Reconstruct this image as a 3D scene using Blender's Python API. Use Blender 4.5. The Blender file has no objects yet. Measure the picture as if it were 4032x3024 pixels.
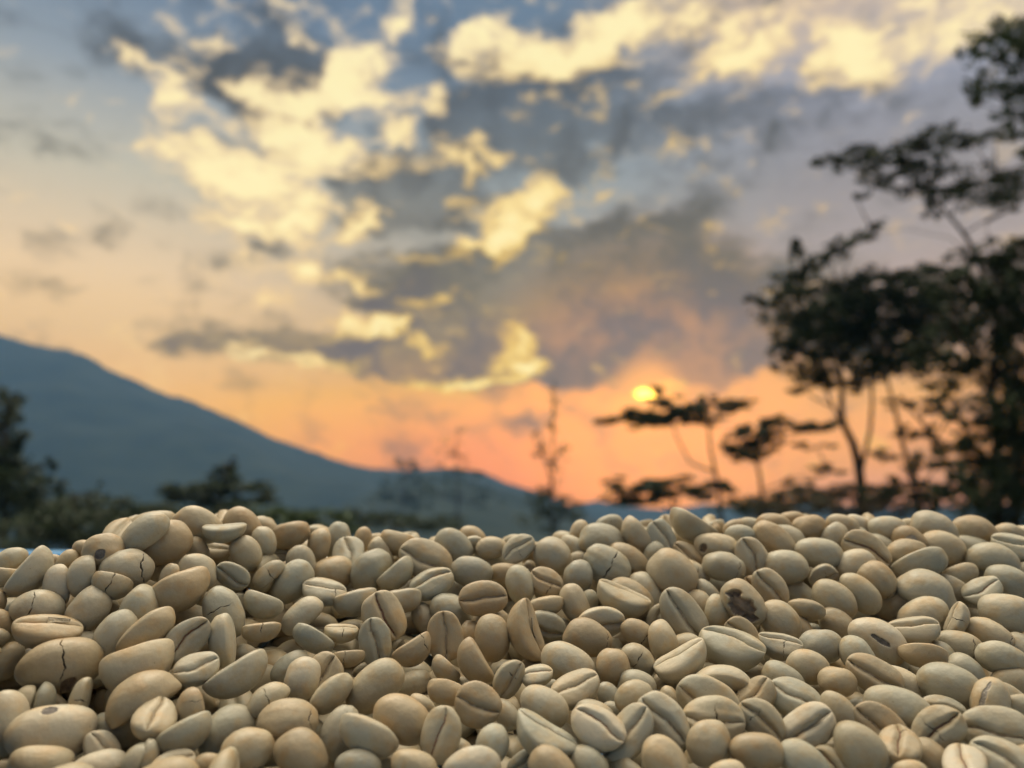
import bpy, bmesh, math, random
import numpy as np
from mathutils import Vector, Matrix
from mathutils.kdtree import KDTree

R = math.radians
rng = np.random.default_rng(7)
random.seed(7)
scene = bpy.context.scene
col = scene.collection

# ------------------------------------------------------------------ camera
PITCH = R(10.6)
FSRC = 3024.0                       # focal length in photograph pixels (4032 wide), about a 27 mm lens
cam_data = bpy.data.cameras.new('camera')
cam = bpy.data.objects.new('camera', cam_data)
col.objects.link(cam)
cam.location = (0, 0, 0)
cam.rotation_euler = (math.pi / 2 + PITCH, 0, 0)
cam_data.lens = 27.0
cam_data.sensor_width = 36.0
cam_data.clip_start = 0.004
cam_data.clip_end = 20000
cam_data.dof.use_dof = True
cam_data.dof.focus_distance = 0.138
cam_data.dof.aperture_fstop = 15.0
scene.camera = cam

RIGHT = np.array([1.0, 0, 0])
UP = np.array([0, -math.sin(PITCH), math.cos(PITCH)])
FWD = np.array([0, math.cos(PITCH), math.sin(PITCH)])

def ray(x, y):
    """direction of a photograph point (4032 x 3024), unit depth along the view axis"""
    return (x - 2016.0) / FSRC * RIGHT - (y - 1512.0) / FSRC * UP + FWD

def at(x, y, Y):
    """world point seen at (x, y) of a 2212-wide copy of the photograph, Y metres ahead"""
    d = ray(x * 1.82278, y * 1.82278)
    return d * (Y / d[1])

def azel(x, y):
    d = ray(x * 1.82278, y * 1.82278)
    d = d / np.linalg.norm(d)
    return math.atan2(d[0], d[1]), math.asin(d[2])

def lin(c):
    return tuple((v / 255 / 12.92) if v / 255 <= 0.04045 else ((v / 255 + 0.055) / 1.055) ** 2.4 for v in c)

# ------------------------------------------------------------------ render settings
scene.render.engine = 'CYCLES'
scene.cycles.use_denoising = True
scene.cycles.denoiser = 'OPENIMAGEDENOISE'
scene.cycles.max_bounces = 7
scene.cycles.diffuse_bounces = 1
scene.cycles.glossy_bounces = 2
scene.cycles.transmission_bounces = 2
scene.cycles.volume_bounces = 1
scene.cycles.transparent_max_bounces = 4
scene.view_settings.view_transform = 'Standard'
scene.view_settings.look = 'None'
scene.view_settings.gamma = 1
scene.view_settings.exposure = 0.0
scene.view_settings.use_curve_mapping = False

# ------------------------------------------------------------------ sky
SUN_AZ, SUN_EL = azel(1395, 852)
world = bpy.data.worlds.new('World')
scene.world = world
world.use_nodes = True
nt = world.node_tree
nt.nodes.clear()
N = nt.nodes.new
LK = nt.links.new

def math_node(op, a, b=None, c=None, clamp=False):
    n = N('ShaderNodeMath'); n.operation = op; n.use_clamp = clamp
    for i, v in enumerate((a, b, c)):
        if v is None: continue
        if isinstance(v, (int, float)): n.inputs[i].default_value = v
        else: LK(v, n.inputs[i])
    return n.outputs[0]

def vmath(op, a, b=None, scale=None):
    n = N('ShaderNodeVectorMath'); n.operation = op
    for i, v in enumerate((a, b)):
        if v is None: continue
        if isinstance(v, (tuple, list)): n.inputs[i].default_value = v
        else: LK(v, n.inputs[i])
    if scale is not None: n.inputs['Scale'].default_value = scale
    return n.outputs[0]

def smooth(v, lo, hi):
    n = N('ShaderNodeMapRange'); n.interpolation_type = 'SMOOTHSTEP'
    LK(v, n.inputs[0]); n.inputs[1].default_value = lo; n.inputs[2].default_value = hi
    return n.outputs[0]

def mixc(f, a, b):
    n = N('ShaderNodeMix'); n.data_type = 'RGBA'; n.clamp_factor = True
    for sock, v in ((n.inputs[0], f), (n.inputs[6], a), (n.inputs[7], b)):
        if isinstance(v, (int, float)): sock.default_value = v
        elif isinstance(v, tuple): sock.default_value = (*v, 1)
        else: LK(v, sock)
    return n.outputs[2]

def ramp(v, stops):
    n = N('ShaderNodeValToRGB'); LK(v, n.inputs[0])
    e = n.color_ramp.elements
    while len(e) > 1: e.remove(e[-1])
    e[0].position = stops[0][0]; e[0].color = (*stops[0][1], 1)
    for p, c in stops[1:]:
        k = e.new(p); k.color = (*c, 1)
    return n.outputs[0]

def noise(vec, scale, detail, rough=0.5):
    n = N('ShaderNodeTexNoise'); LK(vec, n.inputs['Vector'])
    n.inputs['Scale'].default_value = scale; n.inputs['Detail'].default_value = detail
    n.inputs['Roughness'].default_value = rough
    return n

tc = N('ShaderNodeTexCoord')
D = tc.outputs['Generated']
sp = N('ShaderNodeSeparateXYZ'); LK(D, sp.inputs[0])
az = math_node('ARCTAN2', sp.outputs[0], sp.outputs[1])
el = math_node('ARCSINE', sp.outputs[2])
cb_ = N('ShaderNodeCombineXYZ'); LK(az, cb_.inputs[0]); LK(el, cb_.inputs[1])
P0 = cb_.outputs[0]
# ragged edges: the cloud field is warped by two scales of noise
warp1 = noise(D, 9.0, 3.0, 0.6)
warp2 = noise(D, 34.0, 2.0, 0.5)
w1 = vmath('SUBTRACT', warp1.outputs[1], (0.5, 0.5, 0.5))
w2 = vmath('SUBTRACT', warp2.outputs[1], (0.5, 0.5, 0.5))
wsum = vmath('ADD', vmath('SCALE', w1, scale=0.085), vmath('SCALE', w2, scale=0.040))
wsum = vmath('MULTIPLY', wsum, (1, 0.8, 0))
PW = vmath('ADD', P0, wsum)

def el_y(y):
    return azel(1106, y)[1]

def el_pos(e):                       # elevation -> 0..1 for the colour ramps
    return (e + 0.1) / (math.pi / 2 + 0.1)

def sky_ramp(rows, above):
    st = [(el_pos(el_y(y)), lin(c)) for y, c in rows] + [(el_pos(R(e)), lin(c)) for e, c in above]
    return sorted([(max(0.0, p), c) for p, c in st])

elp = math_node('DIVIDE', math_node('ADD', el, 0.1), math.pi / 2 + 0.1, clamp=True)
over = [(46, (150, 166, 186)), (60, (176, 190, 206)), (90, (196, 206, 220))]
left_r = ramp(elp, sky_ramp([(1160, (226, 160, 110)), (900, (246, 190, 126)), (760, (238, 200, 150)), (640, (233, 205, 168)),
                             (450, (198, 192, 174)), (260, (152, 162, 170)), (60, (112, 132, 154))], over))
mid_r = ramp(elp, sky_ramp([(1160, (206, 140, 112)), (1060, (240, 146, 92)), (960, (255, 160, 66)), (885, (255, 178, 70)),
                            (830, (226, 172, 112)), (760, (196, 165, 130)), (600, (170, 164, 152)), (380, (152, 162, 166)), (160, (116, 134, 152)), (0, (112, 132, 152))], over))
right_r = ramp(elp, sky_ramp([(1160, (206, 150, 134)), (1050, (232, 164, 128)), (950, (255, 178, 100)), (880, (248, 182, 114)),
                              (780, (206, 172, 150)), (600, (174, 162, 158)), (420, (152, 149, 152)), (250, (156, 160, 174)), (120, (196, 180, 168)), (0, (216, 188, 158))], over))
a0, a1, a2 = azel(250, 600)[0], azel(1180, 700)[0], azel(1850, 700)[0]
base = mixc(smooth(az, a0, a1), left_r, mid_r)
base = mixc(smooth(az, a1, a2), base, right_r)

def blobs(lst, grow=1.45, vec=None):
    acc = None
    for b in lst:
        x, y, rx, ry, rot, amp = b
        A, E = azel(x, y)
        m = N('ShaderNodeMapping'); m.vector_type = 'TEXTURE'
        LK(vec or PW, m.inputs[0])
        m.inputs['Location'].default_value = (A, E, 0)
        m.inputs['Rotation'].default_value = (0, 0, R(rot))
        m.inputs['Scale'].default_value = (rx * grow / 1659, ry * grow / 1659, 1)
        g = N('ShaderNodeTexGradient'); g.gradient_type = 'SPHERICAL'
        LK(m.outputs[0], g.inputs[0])
        acc = math_node('MULTIPLY', g.outputs[1], amp) if acc is None else math_node('MULTIPLY_ADD', g.outputs[1], amp, acc)
    return acc

DARK = [(430, 130, 190, 45, 0, .9), (620, 130, 130, 50, 0, .9), (560, 225, 70, 40, -20, .8), (960, 110, 60, 50, 0, .7), (1010, 285, 65, 40, 0, 1),
        (1100, 280, 110, 90, 0, 1.1), (1170, 200, 110, 45, 0, .8), (1290, 150, 90, 28, 0, .7), (1400, 270, 200, 70, 0, .8),
        (850, 430, 100, 60, 0, 1.2), (960, 450, 75, 30, 0, 1.0), (880, 385, 120, 30, 10, .8), (1150, 590, 240, 55, 5, 1.3),
        (860, 590, 100, 28, 0, 1.0), (1000, 640, 170, 60, 0, 1.0), (1350, 520, 200, 50, 8, 1.0), (1300, 640, 280, 90, 0, 1.0),
        (820, 672, 70, 18, 0, .9), (650, 742, 190, 24, 0, 1.1), (470, 758, 90, 18, 0, .7), (800, 800, 170, 22, -5, 1.0),
        (1010, 770, 130, 42, 0, 1.2), (1200, 800, 220, 26, 0, 1.2), (1480, 700, 260, 100, 0, 1.1), (1400, 780, 200, 30, 0, .8), (700, 240, 60, 30, 0, .5),
        (1000, 920, 130, 34, 0, .45), (610, 330, 60, 20, 0, .5), (560, 540, 90, 18, 0, .55), (760, 390, 60, 26, 0, .6), (1700, 260, 160, 50, 0, .45)]
LIGHT = [(290, 125, 30, 42, 35, 1.0), (385, 215, 48, 30, 0, .9), (350, 228, 40, 25, 0, .6), (470, 165, 88, 28, 0, 1.0), (465, 75, 60, 16, 0, .6),
         (400, 20, 60, 30, 0, .5), (600, 15, 110, 28, 0, .8), (655, 88, 26, 16, 0, .6), (855, 45, 36, 34, 0, 1.2), (930, 55, 18, 14, 0, .7),
         (670, 205, 120, 45, 20, 1.3), (745, 140, 40, 60, 0, 1.0), (630, 262, 60, 32, 0, .9), (830, 170, 90, 70, 0, .6), (830, 228, 36, 15, 0, .7),
         (945, 222, 28, 28, 0, 1.1), (480, 300, 66, 30, 0, .9), (370, 312, 64, 24, 0, .8), (640, 310, 95, 36, 0, .9), (540, 370, 130, 38, 0, 1.0),
         (750, 335, 110, 45, 0, .9), (870, 290, 85, 40, 0, .8), (1020, 352, 62, 34, 0, 1.2), (500, 392, 120, 22, 0, 1.2), (530, 455, 100, 24, 0, .9),
         (700, 450, 105, 26, 0, 1.1), (610, 502, 130, 28, 0, 1.0), (500, 552, 42, 22, 0, .7), (782, 505, 34, 28, 0, 1.1), (660, 590, 95, 26, 0, .9),
         (760, 620, 70, 28, -15, .9), (905, 670, 55, 18, 0, 1.0), (800, 716, 66, 22, 0, 1.3), (680, 690, 50, 18, 0, .7), (1190, 420, 64, 42, 0, 1.3),
         (1115, 500, 62, 48, 0, 1.2), (1040, 530, 64, 34, 0, 1.0), (1085, 455, 46, 30, 0, .7), (1105, 722, 52, 28, 0, 1.4), (1140, 786, 56, 22, 0, 1.7),
         (1015, 830, 110, 14, 3, 1.5), (640, 776, 125, 18, -3, 1.2), (880, 730, 60, 18, -15, .9), (955, 772, 70, 14, -30, .8), (270, 715, 44, 16, 0, .6),
         (1310, 800, 16, 9, 0, .8), (1440, 826, 24, 12, 0, 1.0), (1100, 112, 115, 42, 12, 1.2), (1250, 88, 125, 40, 18, 1.2), (1400, 50, 140, 40, 18, 1.2),
         (1035, 100, 60, 40, 0, .9), (1570, 60, 90, 52, 0, .9), (1700, 60, 110, 62, 0, .8), (1842, 112, 56, 62, 0, 1.2), (1610, 112, 66, 40, 0, .7),
         (1960, 60, 160, 62, 0, .75), (2130, 30, 160, 50, 0, .8), (1490, 122, 55, 22, 0, .6), (1640, 205, 36, 28, 0, .7), (1475, 195, 70, 24, 0, .5),
         (1270, 212, 100, 30, 0, .55), (1440, 312, 60, 24, 0, .5), (1560, 315, 60, 24, 0, .4), (1530, 535, 20, 36, 20, .8), (1160, 130, 50, 25, 0, .4),
         (1380, 420, 70, 22, 5, .45), (1300, 330, 60, 26, 0, .4), (1180, 240, 46, 26, 0, .45), (1000, 430, 40, 26, 0, .5), (1420, 620, 70, 16, 0, .3), (560, 640, 70, 20, 0, .6), (470, 600, 50, 16, 0, .5), (930, 560, 50, 16, 0, .6)]
dark = blobs(DARK, 1.9)
light = blobs(LIGHT, 1.75)
# clouds beyond the picture: a broken layer all round, far brighter overhead
cl = noise(D, 5.0, 4.0, 0.55)
cl_d = noise(vmath('ADD', D, (3.1, 1.7, 0.4)), 4.0, 3.0, 0.55)
azn = math_node('ABSOLUTE', az)
inside = math_node('MULTIPLY', math_node('SUBTRACT', 1.0, smooth(azn, 0.62, 0.95)), math_node('SUBTRACT', 1.0, smooth(el, 0.66, 0.86)))
outside = math_node('SUBTRACT', 1.0, inside)
low = smooth(el, 0.02, 0.25)
gen_l = math_node('MULTIPLY', smooth(cl.outputs[0], 0.36, 0.58), math_node('MULTIPLY', outside, low))
gen_d = math_node('MULTIPLY', smooth(cl_d.outputs[0], 0.50, 0.70), math_node('MULTIPLY', outside, 0.55))
flat_p = vmath('MULTIPLY', vmath('ADD', P0, vmath('SCALE', wsum, scale=0.55)), (1.0, 1.75, 1.0))
puff = math_node('SUBTRACT', noise(flat_p, 19.0, 4.0, 0.55).outputs[0], 0.5)
puff2 = math_node('SUBTRACT', noise(vmath('ADD', flat_p, (5.2, 1.3, 0.0)), 12.0, 4.0, 0.58).outputs[0], 0.5)
small = math_node('SUBTRACT', noise(vmath('ADD', flat_p, (9.2, 4.3, 0.0)), 48.0, 2.0, 0.5).outputs[0], 0.5)
dsum = math_node('MULTIPLY_ADD', puff2, 2.2, math_node('MULTIPLY_ADD', puff, -0.8, dark))
dmask = math_node('ADD', smooth(dsum, -0.05, 0.85), gen_d, clamp=True)
lsum = math_node('MULTIPLY_ADD', small, 0.7, math_node('MULTIPLY_ADD', puff, 2.9, math_node('MULTIPLY', light, 0.95)))
lmask_in = smooth(lsum, 0.18, 1.25)
lmask = math_node('ADD', lmask_in, gen_l, clamp=True)
# colours: lit cloud turns from cream overhead to yellow and orange by the sun
ssx, ssy, ssz = math.sin(SUN_AZ) * math.cos(SUN_EL), math.cos(SUN_AZ) * math.cos(SUN_EL), math.sin(SUN_EL)
sdot = N('ShaderNodeVectorMath'); sdot.operation = 'DOT_PRODUCT'; LK(D, sdot.inputs[0]); sdot.inputs[1].default_value = (ssx, ssy, ssz)
sd = sdot.outputs['Value']
near_sun = smooth(sd, 0.86, 1.0)
lit_col = mixc(smooth(el, 0.15, 0.75), lin((255, 216, 152)), lin((255, 229, 186)))
lit_col = mixc(smooth(el, 0.68, 1.05), lit_col, (5.9, 5.1, 3.85))  # unseen overhead cloud brightened well past the visible cloud, to light the bean tops
lit_col = mixc(near_sun, lit_col, lin((255, 206, 96)))
shade_col = mixc(smooth(el, 0.16, 0.62), lin((122, 116, 102)), lin((88, 95, 102)))
glow = math_node('POWER', smooth(sd, math.cos(R(15)), 1.0), 1.5)
base = mixc(math_node('MULTIPLY', glow, 0.7), base, (1.25, 0.50, 0.075))
thick = math_node('MULTIPLY_ADD', smooth(noise(vmath('ADD', PW, (2.7, 8.1, 0.0)), 9.0, 5.0, 0.6).outputs[0], 0.34, 0.62), 0.38, 0.60)
sky_col = mixc(math_node('MULTIPLY', dmask, thick), base, shade_col)
core = smooth(lsum, 0.55, 1.6)
lit_col = mixc(math_node('MULTIPLY', core, math_node('MULTIPLY', inside, 0.8)), lit_col, (1.06, .96, .53))
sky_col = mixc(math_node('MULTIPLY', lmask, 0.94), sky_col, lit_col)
# the sun itself, veiled by cloud
sunspot = smooth(blobs([(1390, 850, 22, 13, 0, 1.0), (1406, 856, 18, 7, 10, .5)], 1.45, P0), 0.2, 0.75)
sky_col = mixc(sunspot, sky_col, (8.5, 5.0, 0.75))
halo = math_node('POWER', smooth(sd, math.cos(R(3.6)), 1.0), 1.6)
sky_col = mixc(math_node('MULTIPLY', halo, 0.5), sky_col, (1.7, 0.72, 0.10))
nish = N('ShaderNodeTexSky'); nish.sky_type = 'NISHITA'; nish.sun_disc = False
nish.sun_elevation = SUN_EL; nish.sun_rotation = SUN_AZ
nish.dust_density = 3.0
bg_n = N('ShaderNodeBackground'); LK(nish.outputs[0], bg_n.inputs[0]); bg_n.inputs[1].default_value = 0.0015
# the sky behind the camera is darkened, nearly to zenith, to deepen bean shading
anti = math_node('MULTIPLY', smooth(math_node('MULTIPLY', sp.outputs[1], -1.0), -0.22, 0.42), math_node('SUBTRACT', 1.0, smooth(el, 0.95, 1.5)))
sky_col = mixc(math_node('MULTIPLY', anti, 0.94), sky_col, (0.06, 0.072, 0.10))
# the haze box stands between this sky and the eye: what it takes away and adds is allowed for here
HAZE_D, HAZE_FAR, HAZE_TOP = 0.00026, 1980.0, 520.0
path = math_node('MINIMUM', HAZE_FAR, math_node('DIVIDE', HAZE_TOP, math_node('MAXIMUM', sp.outputs[2], 0.05)))
air = math_node('EXPONENT', math_node('MULTIPLY', path, HAZE_D))
lost = math_node('SUBTRACT', 1.0, math_node('DIVIDE', 1.0, air))
vs_ = N('ShaderNodeVectorMath'); vs_.operation = 'SCALE'; vs_.inputs[0].default_value = (0.165, 0.29, 0.43); LK(lost, vs_.inputs['Scale'])
sky_col = vmath('MAXIMUM', vmath('SUBTRACT', sky_col, vs_.outputs[0]), (0.004, 0.004, 0.004))
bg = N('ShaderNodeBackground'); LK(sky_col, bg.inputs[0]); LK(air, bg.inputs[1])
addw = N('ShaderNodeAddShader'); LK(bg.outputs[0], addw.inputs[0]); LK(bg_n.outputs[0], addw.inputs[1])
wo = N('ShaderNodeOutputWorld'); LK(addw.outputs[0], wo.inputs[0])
world.cycles.sampling_method = 'MANUAL'
world.cycles.sample_map_resolution = 512

# ------------------------------------------------------------------ added fill lamp
# soft lamp added high in front to brighten the beans, standing for bright cloud
LAMP_AZ, LAMP_EL = R(-22), R(56)
fill_lamp_data = bpy.data.lights.new('sun', 'SUN')
fill_lamp_data.energy = 1.5
fill_lamp_data.angle = R(34)
fill_lamp_data.color = (1.0, 0.87, 0.67)
sun = bpy.data.objects.new('sun', fill_lamp_data)  # sun-type fill lamp, apart from the visible sun
col.objects.link(sun)
sun.rotation_euler = Vector((-math.sin(LAMP_AZ) * math.cos(LAMP_EL), -math.cos(LAMP_AZ) * math.cos(LAMP_EL), -math.sin(LAMP_EL))).to_track_quat('-Z', 'Y').to_euler()

# ------------------------------------------------------------------ materials
def material(name, c1, c2, scale, rough=0.8, spec=0.3, bump=0.0, bump_scale=None, detail=4.0, rand=0.0, sss=0.0):
    m = bpy.data.materials.new(name); m.use_nodes = True
    t = m.node_tree; n = t.nodes; b = n['Principled BSDF']
    tcn = n.new('ShaderNodeTexCoord')
    nz = n.new('ShaderNodeTexNoise'); nz.inputs['Scale'].default_value = scale; nz.inputs['Detail'].default_value = detail
    t.links.new(tcn.outputs['Object'], nz.inputs['Vector'])
    mr = n.new('ShaderNodeMapRange'); mr.inputs[1].default_value = 0.3; mr.inputs[2].default_value = 0.7
    t.links.new(nz.outputs[0], mr.inputs[0])
    mx = n.new('ShaderNodeMix'); mx.data_type = 'RGBA'
    mx.inputs[6].default_value = (*c1, 1); mx.inputs[7].default_value = (*c2, 1)
    t.links.new(mr.outputs[0], mx.inputs[0])
    t.links.new(mx.outputs[2], b.inputs['Base Color'])
    b.inputs['Roughness'].default_value = rough
    b.inputs['Specular IOR Level'].default_value = spec
    if bump:
        bn = n.new('ShaderNodeTexNoise'); bn.inputs['Scale'].default_value = bump_scale; bn.inputs['Detail'].default_value = 3
        t.links.new(tcn.outputs['Object'], bn.inputs['Vector'])
        bp = n.new('ShaderNodeBump'); bp.inputs['Strength'].default_value = bump; bp.inputs['Distance'].default_value = 1.0 / bump_scale
        t.links.new(bn.outputs[0], bp.inputs['Height']); t.links.new(bp.outputs[0], b.inputs['Normal'])
    return m

M_forest = material('forest_slope', (0.013, 0.023, 0.020), (0.027, 0.040, 0.030), 0.02, 0.95, 0.1)
M_ground = material('grass_ground', (0.045, 0.055, 0.025), (0.08, 0.075, 0.04), 0.6, 0.95, 0.1)
M_bark = material('bark', (0.045, 0.036, 0.028), (0.09, 0.075, 0.06), 3.0, 0.9, 0.2, 0.4, 20)
M_leaf = material('dark_leaf', (0.022, 0.042, 0.018), (0.050, 0.085, 0.030), 1.2, 0.6, 0.3)
M_leaf_g = material('green_leaf', (0.040, 0.085, 0.022), (0.080, 0.13, 0.035), 1.2, 0.6, 0.3)
M_leaf_d = material('dry_leaf', (0.060, 0.055, 0.030), (0.10, 0.085, 0.05), 1.2, 0.7, 0.3)
M_blue = material('blue_plastic', (0.05, 0.27, 0.60), (0.06, 0.32, 0.66), 30.0, 0.35, 0.5, 0.05, 300)
M_wood = material('weathered_wood', (0.20, 0.14, 0.09), (0.32, 0.24, 0.16), 14.0, 0.8, 0.3, 0.3, 60)

def mesh_obj(name, verts, faces, mat, parent=None, smooth_shade=True):
    me = bpy.data.meshes.new(name)
    me.from_pydata([tuple(map(float, v)) for v in verts], [], [tuple(map(int, f)) for f in faces])
    if smooth_shade: me.polygons.foreach_set('use_smooth', [True] * len(me.polygons))
    me.materials.append(mat)
    o = bpy.data.objects.new(name, me); col.objects.link(o)
    if parent is not None: o.parent = parent
    return o

def quads_obj(name, V, mat, parent=None):
    """V: (n,4,3) array of separate quads"""
    n = len(V)
    me = bpy.data.meshes.new(name)
    me.vertices.add(n * 4); me.vertices.foreach_set('co', V.reshape(-1).astype(np.float32))
    me.loops.add(n * 4); me.loops.foreach_set('vertex_index', np.arange(n * 4, dtype=np.int32))
    me.polygons.add(n)
    me.polygons.foreach_set('loop_start', np.arange(0, n * 4, 4, dtype=np.int32))
    me.polygons.foreach_set('loop_total', np.full(n, 4, dtype=np.int32))
    me.update(calc_edges=True)
    me.materials.append(mat)
    o = bpy.data.objects.new(name, me); col.objects.link(o)
    if parent is not None: o.parent = parent
    return o

def tag(o, label=None, cat=None, group=None, kind=None):
    if label: o['label'] = label
    if cat: o['category'] = cat
    if group: o['group'] = group
    if kind: o['kind'] = kind
    return o

def empty(name, loc):
    o = bpy.data.objects.new(name, None); col.objects.link(o); o.location = loc
    o.empty_display_size = 0.1
    return o

def vnoise(x, y, seed, octaves=4):
    """cheap smooth noise for terrain"""
    r = np.random.default_rng(seed)
    out = np.zeros_like(x); amp = 1.0; fr = 1.0
    for k in range(octaves):
        for j in range(4):
            a = r.uniform(0, 2 * math.pi); ph = r.uniform(0, 6.28)
            out = out + amp * np.sin(fr * (x * math.cos(a) + y * math.sin(a)) + ph) / 4
        fr *= 2.1; amp *= 0.5
    return out

# ------------------------------------------------------------------ ground and hills
GZ = -1.05
def ground_z(x, y):
    d = np.sqrt(x * x + y * y)
    return GZ - 22.0 * (np.clip((d - 12) / 500, 0, 1) ** 0.8) + 0.25 * vnoise(x * 0.15, y * 0.15, 3, 3) * np.clip((d - 3) / 20, 0, 1)

def radial_sheet(name, radii, nseg, mat):
    vs = [(0, 0, GZ)]; fs = []
    for r in radii:
        for k in range(nseg):
            a = 2 * math.pi * k / nseg
            x, y = r * math.cos(a), r * math.sin(a)
            vs.append((x, y, float(ground_z(np.array(x), np.array(y)))))
    for k in range(nseg): fs.append((0, 1 + k, 1 + (k + 1) % nseg))
    for i in range(len(radii) - 1):
        for k in range(nseg):
            a, b = 1 + i * nseg + k, 1 + i * nseg + (k + 1) % nseg
            fs.append((a, a + nseg, b + nseg, b))
    return mesh_obj(name, vs, fs, mat)
g = radial_sheet('ground', [1.5 * 1.28 ** k for k in range(28)], 72, M_ground)
tag(g, kind='structure')

def ridge(name, prof, Y0, Y1, seed, depth=0.5, rough=1.0):
    """a wooded slope whose skyline runs through the profile; Y0, Y1 metres away at its ends"""
    xs = np.array([p[0] for p in prof], float); ys = np.array([p[1] for p in prof], float)
    nx = 260; nd = 46
    X = np.linspace(xs[0], xs[-1], nx); S = np.interp(X, xs, ys)
    vs = []; fs = []
    for j in range(nd):
        t = j / (nd - 1)
        for i in range(nx):
            u = i / (nx - 1)
            Yr = Y0 + (Y1 - Y0) * u
            top = at(X[i], S[i], Yr)
            if t <= 0.7:                                   # front slope, from the foot up to the skyline
                s = t / 0.7
                k = (1 - depth) + depth * s
                z = -24 + (top[2] + 24) * (s ** 0.85)
                p = np.array([top[0] * k, top[1] * k, z])
            else:
                s = (t - 0.7) / 0.3
                p = np.array([top[0] * (1 + 0.15 * s), top[1] * (1 + 0.15 * s), top[2] - (top[2] + 30) * s ** 1.3])
            vs.append(p)
    V = np.array(vs)
    sc = 1 / (0.05 * (Y0 + Y1))
    fall = np.clip((V[:, 2] + 24) / 80, 0, 1)
    V[:, 2] += rough * (9 * vnoise(V[:, 0] * sc * 2, V[:, 1] * sc * 2, seed, 4) * fall
                        + 2.2 * vnoise(V[:, 0] * 0.11, V[:, 1] * 0.05, seed + 1, 4) * np.clip(fall * 2, 0, 1))
    for j in range(nd - 1):
        for i in range(nx - 1):
            a = j * nx + i
            fs.append((a, a + 1, a + nx + 1, a + nx))
    o = mesh_obj(name, V, fs, M_forest)
    return tag(o, kind='structure')

ridge('mountain', [(-1900, 1110), (-1500, 960), (-1100, 800), (-800, 700), (-500, 660), (-200, 695), (0, 726), (70, 738), (150, 750), (230, 792), (330, 840), (420, 868), (500, 902), (600, 948),
                   (700, 978), (800, 1000), (880, 1010), (960, 1012), (1040, 1022), (1100, 1046), (1180, 1082), (1240, 1104), (1340, 1136)], 1650, 1150, 11, rough=1.0)
ridge('wooded_spur', [(560, 1136), (680, 1112), (780, 1070), (850, 1046), (930, 1036), (1000, 1040), (1050, 1050), (1110, 1070), (1180, 1096), (1240, 1116), (1330, 1138)], 760, 700, 23, rough=0.8)
ridge('far_hill', [(1050, 1120), (1180, 1098), (1250, 1086), (1290, 1080), (1350, 1092), (1430, 1098), (1520, 1088), (1620, 1096), (1740, 1090), (1900, 1096), (2212, 1086), (2600, 1070)],
      1650, 1600, 31, depth=0.3, rough=0.7)

# ------------------------------------------------------------------ trees
def tube(paths):
    """paths: list of (points, r0, r1); returns verts, faces of tapered limbs"""
    vs, fs = [], []
    ns = 7
    for pts, r0, r1 in paths:
        pts = [np.array(p, float) for p in pts]
        # resample with a slight wander
        P = []
        for i in range(len(pts) - 1):
            for s in (0, 0.5):
                q = pts[i] * (1 - s) + pts[i + 1] * s
                if s: q = q + rng.normal(0, 0.02, 3) * np.linalg.norm(pts[i + 1] - pts[i])
                P.append(q)
        P.append(pts[-1])
        base = len(vs)
        for i, p in enumerate(P):
            d = P[min(i + 1, len(P) - 1)] - P[max(i - 1, 0)]; d /= np.linalg.norm(d) + 1e-9
            a = np.cross(d, [0.3, 1, 0.1]); a /= np.linalg.norm(a); b = np.cross(d, a)
            r = r0 + (r1 - r0) * i / (len(P) - 1)
            for k in range(ns):
                an = 2 * math.pi * k / ns
                vs.append(p + r * (math.cos(an) * a + math.sin(an) * b))
        for i in range(len(P) - 1):
            for k in range(ns):
                x, y = base + i * ns + k, base + i * ns + (k + 1) % ns
                fs.append((x, y, y + ns, x + ns))
        fs.append(tuple(base + k for k in range(ns))[::-1])
        fs.append(tuple(base + (len(P) - 1) * ns + k for k in range(ns)))
    return vs, fs

def leaves(clumps, Y, spread, leaf, dens, flat=0.5):
    """leaf faces spread through clumps (x, y, rx, ry[, rot, density]) standing Y metres away; spread = depth jitter of the clumps"""
    out = []
    for c in clumps:
        x, y, rx, ry = c[:4]
        rot = R(c[4]) if len(c) > 4 else 0.0
        dk = c[5] if len(c) > 5 else 1.0
        Yc = Y + rng.uniform(-spread, spread)
        k = Yc / 1659.0
        ctr = at(x, y, Yc)
        RX, RY = rx * 1.2 * k, ry * 1.25 * k
        RZ = 0.8 * max(RX, RY)
        n = int(max(14, 12 * dens * dk * (RX * RY) ** 0.9 / leaf ** 2))
        # sub-clumps give the uneven, gappy mass
        ns = max(4, int(4 + rx * ry / 90))
        sc = rng.normal(0, 0.6, (ns, 3)); sc /= np.maximum(1, np.linalg.norm(sc, axis=1, keepdims=True) / 1.05)
        w = rng.integers(0, ns, n)
        p = sc[w] + rng.normal(0, 0.155, (n, 3))
        px = p[:, 0] * RX; pz = p[:, 2] * RY; py = p[:, 1] * RZ
        qx = px * math.cos(rot) - pz * math.sin(rot); qz = px * math.sin(rot) + pz * math.cos(rot)
        ct = ctr + np.stack([qx, py, qz], 1)
        d1 = rng.normal(0, 1, (n, 3)); d1[:, 2] *= flat; d1 /= np.linalg.norm(d1, axis=1, keepdims=True)
        d2 = rng.normal(0, 1, (n, 3)); d2[:, 2] *= flat
        d2 -= d1 * np.sum(d1 * d2, 1, keepdims=True); d2 /= np.linalg.norm(d2, axis=1, keepdims=True) + 1e-9
        s = leaf * rng.uniform(0.6, 1.4, (n, 1))
        a = d1 * s; b = d2 * s * 0.45
        out.append(np.stack([ct - a, ct - a * 0.1 + b, ct + a, ct - a * 0.1 - b], 1))
    return np.concatenate(out)

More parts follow.
